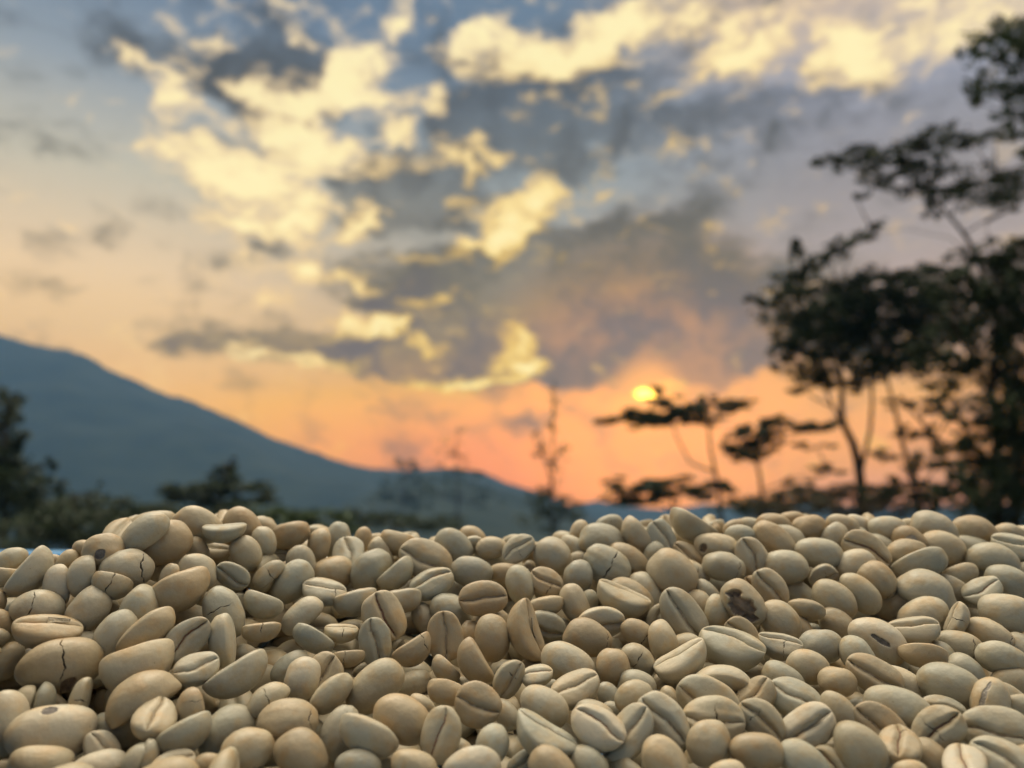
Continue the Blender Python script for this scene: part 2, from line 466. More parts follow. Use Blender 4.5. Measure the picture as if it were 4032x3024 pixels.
def tree(name, label, Y, clumps, limbs, leaf=0.10, dens=1.0, spread=1.0, mat=None, group=None, cat='tree', flat=0.5):
    """limbs: list of ([(x, y[, dy])...], r0, r1) in picture points, the first starting at the ground"""
    def q(pt):
        return at(pt[0], pt[1], Y + (pt[2] if len(pt) > 2 else 0))
    x0 = limbs[0][0][0]
    foot = q(x0); foot = np.array([foot[0], foot[1], float(ground_z(foot[0], foot[1])) - 0.05])
    root = empty(name, foot)
    paths = []
    for i, (pts, r0, r1) in enumerate(limbs):
        P = [q(p) for p in pts]
        if i == 0: P = [foot] + P
        paths.append((P, r0, r1))
    # twigs reach from the nearest limb into every clump, so that the crown hangs together
    allp = np.array([p for P, _, _ in paths for p in P[1:]])
    V = leaves(clumps, Y, spread, leaf, dens, flat)
    for c in clumps:
        ctr = at(c[0], c[1], Y)
        d = np.linalg.norm(allp - ctr, axis=1) + 2.0 * np.maximum(0, allp[:, 2] - ctr[2])
        s = allp[int(np.argmin(d))]
        k = Y / 1659
        paths.append(([s, (s + ctr) / 2 + np.array([0, 0, -0.06 * np.linalg.norm(ctr - s)]), ctr], 0.0016 * Y + 0.0, 0.0006 * Y))
    vs, fs = tube(paths)
    t = mesh_obj('trunk', np.array(vs) - foot, fs, M_bark, root)
    o = quads_obj('crown', V - foot, mat or M_leaf, root)
    tag(root, label, cat, group)
    return root

# the tall layered shade tree and its neighbour, by the right of the heap
tree('shade_tree', 'tall thin-trunked shade tree with a wide flat layered canopy', 22,
     [(1800, 352, 45, 9), (1850, 350, 45, 17), (1880, 335, 40, 17), (1930, 330, 50, 22), (1990, 310, 50, 18), (2040, 300, 50, 18), (2100, 305, 40, 14),
      (2150, 302, 30, 14), (1900, 374, 40, 13), (1960, 352, 45, 20), (2005, 362, 50, 20), (2120, 385, 62, 17), (2180, 400, 52, 24), (2060, 410, 52, 16),
      (2110, 420, 62, 16), (2205, 432, 44, 14), (1990, 405, 42, 13), (2012, 440, 20, 24), (1850, 427, 26, 7, 0, .7), (1885, 402, 32, 9), (2250, 390, 50, 26), (2270, 330, 50, 20)],
     [([(2196, 1138), (2192, 925), (2160, 711), (2139, 640), (2114, 569), (2082, 505), (2053, 470), (2029, 441)], 0.13, 0.035),
      ([(2029, 441), (1960, 415, .4), (1880, 372, .8)], 0.032, 0.012), ([(2053, 470), (2080, 420), (2150, 372, -1)], 0.03, 0.012),
      ([(2082, 505), (2140, 470, -1), (2200, 440, -2)], 0.03, 0.012), ([(2029, 441), (2000, 390, -.6), (1985, 330, -1)], 0.028, 0.01),
      ([(2114, 569), (2050, 512, .6), (1960, 494, 1), (1890, 503, 1.2)], 0.016, 0.006), ([(2139, 640), (2145, 560), (2130, 480)], 0.02, 0.01)],
     leaf=0.07, dens=0.85, spread=1.2, group='trees beside the heap')
tree('shade_tree', 'bright green broad-leaved tree top reaching above the layered canopy', 17,
     [(2150, 80, 50, 30), (2195, 60, 44, 28), (2112, 115, 34, 24), (2170, 130, 42, 26), (2212, 110, 34, 36), (2106, 182, 30, 22), (2150, 190, 42, 22),
      (2205, 180, 34, 28), (2112, 222, 20, 14), (2182, 240, 32, 22), (2210, 264, 32, 28), (2172, 278, 20, 14), (2215, 340, 26, 20), (2270, 100, 60, 60), (2280, 220, 50, 50)],
     [([(2290, 1138), (2275, 800), (2262, 500), (2245, 300), (2225, 200), (2205, 120)], 0.12, 0.03),
      ([(2245, 300), (2190, 240), (2140, 190), (2110, 180)], 0.03, 0.01), ([(2225, 200), (2170, 130), (2120, 110)], 0.03, 0.01), ([(2205, 120), (2170, 85), (2150, 70)], 0.025, 0.01)],
     leaf=0.07, dens=0.6, spread=0.8, mat=M_leaf_g, group='trees beside the heap')
tree('shade_tree', 'dense dark bushy tree with feathery upright top shoots', 30,
     [(1652, 652, 36, 12), (1690, 640, 42, 18), (1720, 622, 30, 22), (1725, 540, 13, 30), (1736, 575, 20, 20), (1702, 602, 30, 13), (1790, 548, 46, 17, 25),
      (1850, 512, 42, 17, 25), (1765, 605, 34, 20, 0, .5), (1700, 690, 52, 28), (1762, 682, 62, 38), (1802, 652, 52, 38), (1852, 642, 52, 42), (1902, 622, 42, 38),
      (1872, 692, 72, 40), (1802, 722, 72, 44), (1732, 742, 52, 28), (1762, 792, 52, 28), (1702, 772, 30, 24), (1852, 762, 72, 38), (1932, 702, 62, 48),
      (1952, 602, 52, 22), (2002, 592, 52, 18), (1992, 642, 62, 38), (1902, 792, 52, 24), (1962, 762, 62, 38), (2022, 702, 62, 48), (1722, 832, 26, 13), (1832, 832, 42, 15)],
     [([(1862, 1138), (1858, 1032), (1844, 960), (1819, 910), (1819, 840), (1815, 740)], 0.24, 0.07),
      ([(1844, 960), (1800, 880, -.5), (1760, 790)], 0.07, 0.03), ([(1858, 1032), (1880, 930, 1), (1880, 800, 1), (1890, 700, 1)], 0.09, 0.04),
      ([(1819, 840), (1770, 720), (1735, 600), (1725, 520)], 0.06, 0.02), ([(1880, 800, 1), (1950, 700, 1), (2000, 620, 1)], 0.05, 0.02),
      ([(1815, 740), (1810, 620), (1850, 520)], 0.05, 0.018)],
     leaf=0.10, dens=1.3, spread=1.8, group='trees beside the heap')
tree('shade_tree', 'slim dark tree with two leaning stems beneath the dense crowns', 26,
     [(1992, 880, 28, 13), (2012, 930, 28, 13), (1962, 930, 28, 13), (1976, 1000, 28, 18), (2022, 1010, 24, 14), (1932, 980, 32, 12), (1950, 1050, 34, 18),
      (2060, 900, 32, 18), (2042, 960, 32, 18), (2010, 860, 40, 14), (1940, 870, 30, 10), (2000, 1070, 40, 22), (1900, 1060, 32, 14)],
     [([(1992, 1138), (1979, 1053), (1947, 946), (1925, 854), (1910, 790)], 0.12, 0.04), ([(1992, 1138), (2060, 1032, .6), (2018, 960, .6), (1990, 911, .5), (1945, 854)], 0.11, 0.03),
      ([(2018, 960, .6), (2050, 900), (2070, 850)], 0.04, 0.02)],
     leaf=0.085, dens=0.9, spread=1.2, group='trees beside the heap')
tree('shade_tree', 'heavy near-black tree mass filling down to the heap', 18,
     [(2100, 562, 52, 18), (2162, 552, 52, 28), (2206, 562, 36, 38), (2052, 622, 50, 26), (2112, 622, 62, 36), (2182, 642, 52, 48), (2142, 702, 62, 46), (2206, 722, 44, 58),
      (2062, 702, 50, 36), (2102, 782, 62, 36), (2182, 802, 52, 46), (2012, 762, 48, 26), (2052, 832, 40, 16), (2132, 902, 62, 34), (2192, 902, 44, 56), (2152, 982, 62, 44),
      (2206, 1002, 44, 58), (2082, 982, 40, 24), (2112, 1062, 62, 44), (2182, 1082, 52, 56), (2062, 1052, 32, 26), (2270, 650, 60, 80), (2270, 850, 60, 80), (2270, 1040, 60, 80)],
     [([(2160, 1138), (2150, 1000), (2140, 850), (2150, 700), (2165, 580)], 0.16, 0.04), ([(2140, 850), (2100, 780), (2060, 700), (2050, 630)], 0.06, 0.02), ([(2150, 1000), (2190, 900), (2205, 740)], 0.06, 0.02),
      ([(2150, 1000), (2100, 960), (2070, 900)], 0.04, 0.02)],
     leaf=0.07, dens=1.15, spread=1.2, group='trees beside the heap')
# the umbrella trees on the orange horizon
tree('umbrella_tree', 'small umbrella tree, flat crown on two thin stems, against the orange sun glow', 40,
     [(1312, 908, 30, 7), (1352, 905, 40, 9), (1402, 900, 46, 13), (1442, 895, 46, 15), (1482, 886, 46, 15), (1522, 890, 40, 13), (1562, 880, 40, 10), (1600, 872, 32, 5, 12),
      (1442, 864, 36, 6, 0, .7), (1530, 868, 16, 9), (1420, 846, 12, 10, 0, .7), (1510, 914, 26, 9), (1378, 920, 15, 6)],
     [([(1560, 1138), (1555, 1075), (1545, 1020), (1535, 970), (1530, 912)], 0.16, 0.05), ([(1545, 1020), (1492, 1000), (1465, 950), (1448, 905)], 0.07, 0.03),
      ([(1448, 905), (1400, 898), (1330, 906)], 0.03, 0.012), ([(1530, 912), (1570, 885), (1610, 870)], 0.03, 0.012)],
     leaf=0.12, dens=2.6, spread=1.0, group='umbrella trees on the horizon')
tree('umbrella_tree', 'straggly umbrella tree with several small dark tufts', 36,
     [(1582, 930, 30, 13), (1650, 905, 30, 8), (1692, 925, 40, 10), (1742, 920, 50, 10), (1782, 914, 30, 7), (1642, 940, 40, 10), (1592, 965, 44, 13), (1622, 985, 40, 15),
      (1642, 962, 30, 13), (1770, 1010, 30, 5), (1805, 1022, 28, 5), (1700, 955, 30, 6, 0, .6), (1760, 965, 30, 6, 0, .5)],
     [([(1650, 1138), (1645, 1060), (1635, 1000), (1630, 940)], 0.13, 0.05), ([(1635, 1000), (1690, 960), (1740, 925), (1790, 912)], 0.05, 0.015), ([(1645, 1060), (1710, 1030), (1800, 1020)], 0.04, 0.012), ([(1630, 940), (1600, 930), (1570, 935)], 0.03, 0.01)],
     leaf=0.11, dens=1.8, spread=1.0, group='umbrella trees on the horizon')
tree('umbrella_tree', 'low umbrella tree with a broad dark crown just above the heap', 44,
     [(1330, 1036, 26, 5), (1372, 1050, 42, 9), (1422, 1045, 46, 11), (1452, 1036, 42, 9), (1342, 1075, 42, 11), (1402, 1075, 52, 13), (1472, 1070, 46, 13), (1522, 1060, 42, 14), (1552, 1042, 30, 11)],
     [([(1452, 1138), (1455, 1100), (1450, 1060)], 0.16, 0.06), ([(1450, 1060), (1400, 1050), (1340, 1050)], 0.05, 0.015), ([(1450, 1060), (1500, 1050), (1550, 1042)], 0.05, 0.015)],
     leaf=0.13, dens=2.2, spread=1.0, group='umbrella trees on the horizon')
def bush(label, Y, clumps, leaf=0.1, dens=1.0, mat=None, group='shrubs behind the heap', name='shrub', cat='shrub'):
    x = sum(c[0] for c in clumps) / len(clumps); y = min(c[1] for c in clumps)
    return tree(name, label, Y, clumps, [([(x, 1150), (x + 5, (y + 1150) / 2), (x, y + 6)], 0.003 * Y, 0.001 * Y)], leaf, dens, 1.0, mat, group, cat)
bush('grey-green thicket under the umbrella trees', 33, [(1602, 1092, 52, 15), (1652, 1096, 62, 16), (1732, 1050, 30, 10), (1692, 1076, 42, 12), (1752, 1080, 60, 20)], 0.1, 1.1)
bush('dry brownish thicket between two dark tree trunks', 28, [(1802, 1066, 62, 18), (1892, 1066, 42, 18), (1950, 1094, 52, 26), (1702, 1100, 62, 22), (1830, 1100, 60, 22)], 0.09, 1.0, M_leaf_d)
# left side
tree('roadside_tree', 'dark leafy tree cut off by the edge of the view, beyond the blue tray rim', 35,
     [(20, 880, 26, 28), (12, 930, 32, 34), (36, 950, 20, 18), (20, 1000, 42, 28), (58, 1040, 40, 28), (20, 1070, 62, 46), (92, 1012, 20, 14), (108, 1070, 32, 28), (60, 1112, 72, 36), (-60, 900, 60, 60), (-70, 1010, 70, 60)],
     [([(10, 1140), (8, 1000), (12, 900), (18, 860)], 0.2, 0.05), ([(8, 1000), (60, 1020), (95, 1012)], 0.06, 0.02), ([(8, 1000), (-50, 960), (-70, 900)], 0.07, 0.03)],
     leaf=0.11, dens=1.2, spread=1.5)
tree('umbrella_tree', 'dark green umbrella tree with a small tuft on top, before the mountain', 48,
     [(382, 1066, 42, 11), (432, 1056, 52, 14), (482, 1050, 62, 13), (542, 1053, 52, 9), (482, 1016, 24, 9), (500, 1004, 10, 10), (442, 1082, 62, 14), (502, 1086, 62, 14), (572, 1080, 32, 11), (478, 1032, 30, 10)],
     [([(480, 1140), (482, 1090), (480, 1040), (492, 1002)], 0.2, 0.05), ([(482, 1090), (430, 1060), (380, 1064)], 0.07, 0.02), ([(482, 1090), (530, 1060), (575, 1070)], 0.07, 0.02)],
     leaf=0.13, dens=2.0, spread=1.2)
bush('bright green low hedge behind the heap', 30, [(642, 1106, 72, 11), (562, 1112, 62, 13), (692, 1126, 52, 13), (742, 1138, 40, 12), (600, 1130, 90, 16)], 0.09, 1.5, M_leaf_g)
bush('dark green shrub beside the umbrella tree', 30, [(302, 1112, 82, 17), (402, 1116, 82, 19), (202, 1094, 72, 18), (262, 1102, 62, 18), (480, 1122, 60, 18)], 0.09, 1.3)
bush('dull shrub reaching down to the blue tray rim', 26, [(132, 1130, 62, 26), (182, 1124, 62, 20), (212, 1066, 14, 16, 0, .6), (60, 1160, 80, 30), (200, 1160, 80, 26)], 0.08, 1.3)
bush('deep green shrub beneath the wooded spur', 60, [(800, 1120, 50, 16), (880, 1128, 60, 14), (740, 1122, 40, 12), (960, 1132, 60, 12)], 0.15, 1.2)
tree('spur_tree', 'hazy round-crowned tree standing on the near spur', 400,
     [(872, 1000, 26, 13), (892, 1022, 32, 18), (862, 1050, 30, 18), (902, 1070, 32, 22), (832, 1080, 30, 18), (868, 1086, 34, 20)],
     [([(872, 1138), (872, 1080), (876, 1030), (874, 1000)], 0.5, 0.2), ([(872, 1080), (840, 1078), (830, 1080)], 0.2, 0.1)], leaf=0.9, dens=0.5, spread=6, group='trees on the spur')
tree('spur_tree', 'hazy wide tree pair-topped on the spur skyline', 430,
     [(960, 1022, 42, 13), (1002, 1016, 36, 11), (1040, 1022, 18, 9), (942, 1060, 42, 18), (1002, 1060, 42, 18), (1046, 1080, 34, 18)],
     [([(990, 1138), (990, 1080), (985, 1020)], 0.5, 0.2), ([(990, 1080), (1020, 1050), (1038, 1024)], 0.25, 0.1)], leaf=0.9, dens=0.45, spread=6, group='trees on the spur')
tree('bare_tree', 'thin sparse spire tree standing alone against the orange sky', 75,
     [(1195, 862, 7, 26, 0, .35), (1195, 908, 9, 22, 0, .4), (1160, 938, 10, 7, 0, .5), (1176, 962, 16, 9, 0, .45), (1216, 966, 15, 9, 0, .5), (1195, 985, 20, 18, 0, .35), (1150, 988, 12, 7, 0, .4),
      (1195, 1032, 20, 18, 0, .3), (1195, 1082, 40, 24), (1188, 1112, 52, 26), (1158, 1060, 20, 12, 0, .5), (1232, 1098, 26, 18)],
     [([(1192, 1138), (1192, 1050), (1194, 960), (1195, 890), (1197, 820)], 0.10, 0.05), ([(1192, 1050), (1170, 980), (1150, 940)], 0.10, 0.05), ([(1194, 1000), (1212, 975), (1220, 955)], 0.10, 0.04)],
     leaf=0.18, dens=0.6, spread=1.0)
tree('bare_tree', 'faint wispy tree above the spur skyline', 150,
     [(990, 932, 12, 9, 0, .25), (984, 962, 26, 13, 0, .25), (1004, 990, 20, 12, 0, .25), (962, 984, 20, 12, 0, .25)],
     [([(988, 1138), (987, 1050), (985, 980), (990, 925)], 0.14, 0.07)], leaf=0.3, dens=0.35, spread=2.0)

# ------------------------------------------------------------------ drying table and blue tray
def box_vf(x0, x1, y0, y1, z0, z1):
    v = [(x0, y0, z0), (x1, y0, z0), (x1, y1, z0), (x0, y1, z0), (x0, y0, z1), (x1, y0, z1), (x1, y1, z1), (x0, y1, z1)]
    f = [(0, 3, 2, 1), (4, 5, 6, 7), (0, 1, 5, 4), (1, 2, 6, 5), (2, 3, 7, 6), (3, 0, 4, 7)]
    return v, f
FLOOR = -0.105
TX0, TX1, TY0, TY1 = -0.27, 0.33, -0.09, 0.315
table = empty('drying_table', (0, 0.1, float(GZ)))
tag(table, 'wooden drying table carrying the blue tray of beans', 'table')
def part_box(name, parent, dims, mat):
    v, f = box_vf(*dims)
    o = parent.location
    ob = mesh_obj(name, [(a - o.x, b - o.y, c - o.z) for a, b, c in v], f, mat, parent, False)
    bv = ob.modifiers.new('bevel', 'BEVEL'); bv.width = 0.003; bv.segments = 2
    return ob
for k in range(6):
    y0 = -0.16 + k * 0.096
    part_box('plank', table, (-0.42, 0.48, y0, y0 + 0.09, FLOOR - 0.034, FLOOR - 0.008), M_wood)
for sx in (-0.38, 0.44):
    for sy in (-0.13, 0.37):
        part_box('leg', table, (sx - 0.025, sx + 0.025, sy - 0.025, sy + 0.025, GZ + 0.0, FLOOR - 0.036), M_wood)
for sy in (-0.13, 0.37):
    part_box('rail', table, (-0.354, 0.414, sy - 0.012, sy + 0.012, FLOOR - 0.10, FLOOR - 0.037), M_wood)

RIM = -0.0088
tray = empty('plastic_tray', (0.03, 0.11, FLOOR - 0.008))
tag(tray, 'bright blue plastic tray whose rim shows behind the beans', 'tray')
def tray_ring(specs):
    """rounded-rectangle rings (inset, z) -> lofted shell"""
    n = 9; rings = []
    for ins, z in specs:
        x0, x1, y0, y1 = TX0 + ins, TX1 - ins, TY0 + ins, TY1 - ins
        r = max(0.012, 0.045 - ins * 0.6); ring = []
        for cx, cy, a0_ in ((x1 - r, y1 - r, 0), (x0 + r, y1 - r, 90), (x0 + r, y0 + r, 180), (x1 - r, y0 + r, 270)):
            for k in range(n):
                a = R(a0_ + 90 * k / (n - 1)); ring.append((cx + r * math.cos(a) - 0.03, cy + r * math.sin(a) - 0.11, z - (FLOOR - 0.008)))
        rings.append(ring)
    vs = [p for ring in rings for p in ring]; m = 4 * n; fs = []
    for i in range(len(rings) - 1):
        for k in range(m):
            a, b = i * m + k, i * m + (k + 1) % m
            fs.append((a, b, b + m, a + m))
    return vs, fs, m
v, f, m = tray_ring([(0.030, FLOOR - 0.0075), (0.026, FLOOR - 0.004), (0.012, RIM - 0.006), (0.0118, RIM - 0.003)])
f.append(tuple(range(m))[::-1])
v2, f2, _ = tray_ring([(0.0145, RIM - 0.003), (0.0285, FLOOR - 0.002), (0.033, FLOOR)])
o2 = len(v); v += v2; f += [tuple(i + o2 for i in q) for q in f2]; f.append(tuple(o2 + 2 * m + k for k in range(m)))
mesh_obj('basin', v, f, M_blue, tray)
v, f, m = tray_ring([(0.016, RIM - 0.0028), (0.0155, RIM - 0.0008), (0.013, RIM), (0.004, RIM), (0.001, RIM - 0.0015), (0.0, RIM - 0.006), (0.002, RIM - 0.0062), (0.0035, RIM - 0.0028), (0.016, RIM - 0.0028)])
mesh_obj('rim', v, f, M_blue, tray)

# ------------------------------------------------------------------ coffee beans
# One row per bean of the heap, read off the photograph in tiles (3.16 x):
# x, y, length, angle of the long axis, roll of the flat face (0 = towards the viewer, 180 = rounded back), then marks:
#   d depth below the surface in mm, p pitch of the axis, b width ratio, k crack at that point of the length,
#   g grey gash, h hole, H hollow, s reddish skin, f flaking skin, t tan, u blue grey, w pale
TILES = {
(0, 1990): """
1770 350 700 38 -130|2010 445 790 27 170 k-.75|1325 575 560 -20 180 b.85 g|1010 540 320 0 180 p40 d5|130 690 460 35 180 d2|50 900 480 0 110
430 850 720 60 110|700 1020 560 100 -115 w|1030 850 600 88 -120|830 690 350 50 180 d5|700 720 260 -40 180 d5|350 730 270 40 180 d7|1560 830 690 4 170 k.55
1385 990 540 -18 125 k-.1|2080 760 540 28 180 d6|2090 900 410 80 -120|2251 1081 820 26 115|1730 1270 600 80 180 b.78|1852 1603 818 43 110|1433 1613 675 62 180
1090 1330 640 55 180 b.78|480 1300 680 -6 165 k-.3|1380 1290 360 -50 180 d6|150 1300 320 45 180 d6|-60 1200 360 90 180|20 1470 460 -40 180 t|-40 1640 320 0 180
614 1610 840 -3 62 f|1064 1690 480 -12 180 d3""",
(0, 2499): """
115 310 500 78 180 d3|340 350 420 80 180 d7|775 395 1040 8 180 k0 h|1310 380 320 -20 180 d7|1720 430 970 20 130|1740 740 990 33 -105|1180 580 280 20 180 d8
265 850 610 82 -100 d2|575 835 520 88 100 d2|980 820 560 86 -75 k-.1|40 1090 860 100 180 w|640 1225 1120 5 180 g w|1420 1200 680 -25 180 d4
1915 1085 660 75 10 p-48 b.85|1250 1450 620 -50 20 k.1 w d2|500 1650 800 0 150|45 1650 300 20 180|1270 1690 720 5 170 w|1620 1570 480 78 -100|1865 1530 480 86 100
2302 1284 740 28 110|2169 1635 560 20 35 s""",
(680, 1990): """
310 240 680 -25 180 d2|630 350 530 3 78|880 265 580 -43 180 d2|1150 290 440 -42 180 d5|1135 455 430 110 180 b.76|1480 385 530 17 150 t|1735 320 220 0 180 d7
1805 485 480 80 -140|2045 435 510 78 180 d1|300 535 420 -50 180 d4|310 830 540 -30 180 b.82|905 590 500 -55 180|1360 620 280 0 20 d5|1605 710 490 -65 180 b.8 d1
755 872 500 -28 -15|1180 850 490 42 -110 k.1|1490 955 640 45 180|1975 850 640 25 180 d3|1880 1095 600 -8 55 k.45|1110 1255 570 -22 125|640 1335 730 -62 180 k-.2
1600 1345 620 42 -130 d1|1090 1590 510 3 105 k.05|1735 1680 620 -28 110|2090 1600 450 -3 65 k.1|590 1680 740 100 -80|200 1670 660 50 0|2150 1245 440 40 180 d7
210 1370 480 -20 180 d7""",
(680, 2499): """
303 455 600 18 35 b.8|810 550 830 33 110|930 275 400 -30 180 d7|1470 425 580 40 180 d4|1605 555 600 72 180 b.8 w|1845 545 740 55 15 d3|1150 790 560 36 -112 k.05
1440 1035 780 2 -145 k.72|1720 1215 380 60 180 d5|1310 1310 360 0 180 d6|205 930 580 103 -130 k.3|680 1195 820 40 180 d3|930 1450 700 25 180 b.85|1610 1500 760 -35 180 b.78
430 1640 420 -10 180|2080 1225 780 80 180 d3|2010 745 660 46 110|2194 315 430 5 110 k-.3|1935 1550 340 -60 180 d6""",
(1350, 1990): """
85 630 560 100 5 p-38 b.8|250 430 360 85 180 d4|460 625 500 -60 120 d2|350 805 620 56 180|685 487 540 -18 135|940 550 340 0 180 d4|1110 545 280 45 180 d5
1375 508 560 -40 180 b.8|1620 365 420 -18 -120 d4|1615 482 320 10 -30 d2|1858 525 440 8 180|1835 670 440 5 180 d5|2184 549 480 38 20 k-.1|2133 440 270 0 180 d4
1000 705 740 -26 10|690 860 580 40 115|1120 992 620 22 42|1610 825 580 -12 180 u|2010 880 520 0 150 d3|1770 1190 650 5 5|755 1190 530 8 108|149 1223 590 12 108
510 1385 700 -62 10 s|405 1685 630 100 5 k.4|1278 1620 640 95 5|1345 1345 620 -35 180 d4|1010 1405 440 -60 180 d6|1390 1095 400 60 180 d7|1830 1420 520 4 180 d4
1855 1650 630 95 180 b.76|1570 1620 430 80 180 d6|2204 998 530 105 180|2255 1581 820 108 -62 f|430 1065 320 60 180 d7|1255 690 320 -30 180 d5|1440 980 340 -10 180 d6""",
(1350, 2499): """
885 222 600 33 110 k.62|400 635 860 42 180|750 1062 820 -27 180|885 615 500 30 180 d5|1265 450 470 -40 120 d2|1625 368 700 -58 105|1285 742 540 -14 130
1680 890 630 -18 5 b.9|2057 540 540 55 -28 k.2|985 905 450 -40 180 d5|1225 1245 720 78 15 s|1865 1380 540 75 180 b.8|2040 995 450 -60 180 d5|1500 1480 470 -50 180 d4
890 1645 620 -25 180|1620 1690 800 3 150 w|2225 1590 430 30 0 d4|490 1610 340 0 180 d6|235 450 280 40 180 d8|292 1292 860 -25 108|200 1650 660 0 180 u d2""",
(2020, 1990): """
505 640 560 -40 180 b.85|260 640 380 70 180 d4 t|760 535 420 -45 180 d4|800 640 290 -45 180 d6|815 345 350 70 180 d4|1190 255 400 20 180 k.25 d4|1095 402 620 -5 -130
1525 415 580 -58 130|1830 410 480 -60 25 b.82|2225 290 660 -28 110|1190 740 720 -33 -155 k.1|1425 682 600 -38 180|1750 625 420 70 180 d2|1905 610 340 -30 180 d4
2175 645 480 -40 30 d3|1978 870 750 -42 180|2265 832 480 -28 180 k.1 d2|815 900 460 80 180 b.88 u|830 675 320 0 180 d4|1095 945 420 70 180 d5|400 962 500 -30 20 k.35
195 805 270 80 180 d5|435 1252 500 10 110|735 1262 560 -65 145|945 1208 380 80 180 d3|1340 1192 740 -24 72|1475 1152 700 -40 180 d3|1672 1070 590 -58 180 d3
390 1490 580 -15 -20 k.6 d3|1060 1452 660 10 -28 d1|920 1645 660 -8 180 b.76 k.8|1545 1582 460 -30 180 k.55|1800 1395 420 60 0 d5|1842 1695 560 100 -155|2115 1390 800 -58 10
1990 1075 430 20 180 d4|620 1560 340 80 180 d6""",
(2020, 2499): """
288 530 460 10 50 s b.8|675 370 750 -28 180|1245 402 530 85 180 b.86|1565 285 510 -40 -130 k.05|1560 455 380 -50 180 d5|1540 650 570 -12 180 d3|1505 795 540 20 180 b.8
808 748 680 22 40|395 890 730 -30 180|1200 775 450 -60 180 d4 u|985 970 600 -20 180 d3|1060 1195 740 -32 30 w|1235 960 330 -45 180 d5|1480 1240 820 45 25 d2
1880 1075 810 -48 0|380 1312 880 -30 62|500 1690 700 -35 180|945 1620 600 -50 180 d2 b.8|1905 1605 740 -50 180|2110 378 780 27 66|2150 155 480 10 180 d3|1955 800 380 -70 180 d4
1900 630 430 -30 180 d7|490 650 320 0 180 d7|660 1260 440 -40 180 d7""",
(2690, 1990): """
410 325 260 80 100 d3 t|628 282 300 30 180 d3|718 385 430 -3 180|860 265 360 -20 180 d3|1115 260 450 -8 160 t|1340 192 380 10 180 d3 t|1570 285 450 20 180 b.84 t
1295 405 520 -35 180 d2 s|1115 472 640 -42 150|1680 470 360 -8 180 d4|1880 412 440 65 180 b.78|1960 245 440 -10 180 d1|410 530 580 -8 180 h|840 642 540 -70 0 b.8
495 782 600 -15 180 k.62|1288 782 610 -9 180|1680 598 640 -10 180|1750 870 400 20 -40 b.9 k.1 d2|2120 722 580 25 -128|290 1100 430 -50 150 d3|1090 1040 580 -56 0
885 1050 400 -60 0 t d3|748 1225 700 -50 180 H d-4|450 1350 520 82 140|1440 1095 500 -40 180 d5|1870 1182 620 -40 180|1545 1312 490 -8 105|1205 1440 590 -50 180 b.84
1425 1560 480 -75 180 d4|1930 1488 540 -35 180 d4|760 1600 560 -48 -10 d2|1590 1570 340 0 180 d7|440 1010 380 -60 180 d7|205 1240 440 -60 180 d4""",
(2690, 2499): """
595 190 840 -20 55|1200 152 580 -15 48 k.2|1545 402 560 -25 180|1245 565 620 -40 180 d1|463 575 780 -4 -58|500 370 330 0 180 d6|880 490 390 0 180 d7|930 780 590 40 32 d1
1385 830 740 -30 30 d1|1595 705 400 20 180 d7|1918 580 480 0 180 b.84|340 820 880 -28 -15 d2|345 1068 860 -8 5 k.1|308 1360 620 60 180 b.92|975 1085 660 -45 0 k-.3
930 1465 740 -5 180|1560 1192 830 30 8 f w|1385 988 400 10 180 d4|1935 960 570 -65 180|1495 1590 720 -40 180|1865 1610 600 -50 0 d3|550 1730 500 0 180|-30 1190 380 80 0 d3
1730 140 560 10 180 b.84 u""",
(3332, 1990): """
150 240 370 -30 180 d2 w|170 360 310 -30 180 d3|235 562 640 -32 5|170 1090 620 -50 180|500 298 520 -3 180|770 262 340 10 180 d3|1092 312 620 -25 180|1605 355 580 -18 180
2020 362 390 0 180 d2|2225 355 330 0 180 d2|785 452 480 -30 180 g t|870 385 330 -25 180 d3|1180 532 580 -25 180|460 520 480 -40 180 d3|765 650 560 20 180|1570 560 570 0 180 d3
2065 562 580 -20 45|1792 665 680 -6 -118 f|922 765 740 25 115|1460 775 630 -25 180 d4|1412 895 500 22 130 d1|2000 965 580 -15 180|2190 815 380 60 180 d3|402 935 540 -50 180 b.82 k.85
1030 1077 760 -30 -155|1300 1062 580 -42 140 d3|1702 1085 500 25 35 b.82|1985 1342 700 -8 180|620 1205 660 30 180 d5|930 1370 680 25 180 d3|1395 1422 460 60 60 k0
848 1572 650 3 48|380 1690 780 -38 180 g w|1780 1605 600 -20 180 k.85 d2|1990 1145 340 -20 180 d6|140 1360 340 0 180 d8""",
(3332, 2499): """
120 252 540 -70 180 b.8|140 1425 800 -62 180 b.76|1420 168 620 -15 180 k.5 d2|2170 210 560 -60 180 d5|948 262 620 -8 118|1190 285 480 -60 180 d4|1925 320 580 -12 145
1490 468 560 -50 180 d3|355 522 740 -33 8|720 622 650 -35 180 d2|1280 662 800 -22 180|2050 602 550 0 180 d4|515 335 580 -30 180 d6|630 952 860 -22 180 h|140 925 440 20 180 d6
1790 850 680 65 180 g|2060 860 640 -50 0 d3|2165 935 520 20 150 d1|1230 950 600 -20 20 k-.2 d4|430 1165 730 -42 0 d2|1155 1208 770 38 5 k-.1|1870 1225 900 -5 5 b.76
665 1402 640 88 0 p-48 b.88 k.5|1060 1525 600 -55 180 d2|210 1265 600 -55 10 d4|1370 1545 480 -10 0 d3 k-.5|1470 1650 640 86 0 p-48 b.85 w|1950 1610 800 -35 20|2230 1495 400 20 180
800 1715 480 0 180|460 1600 400 -60 180 d6""",
}

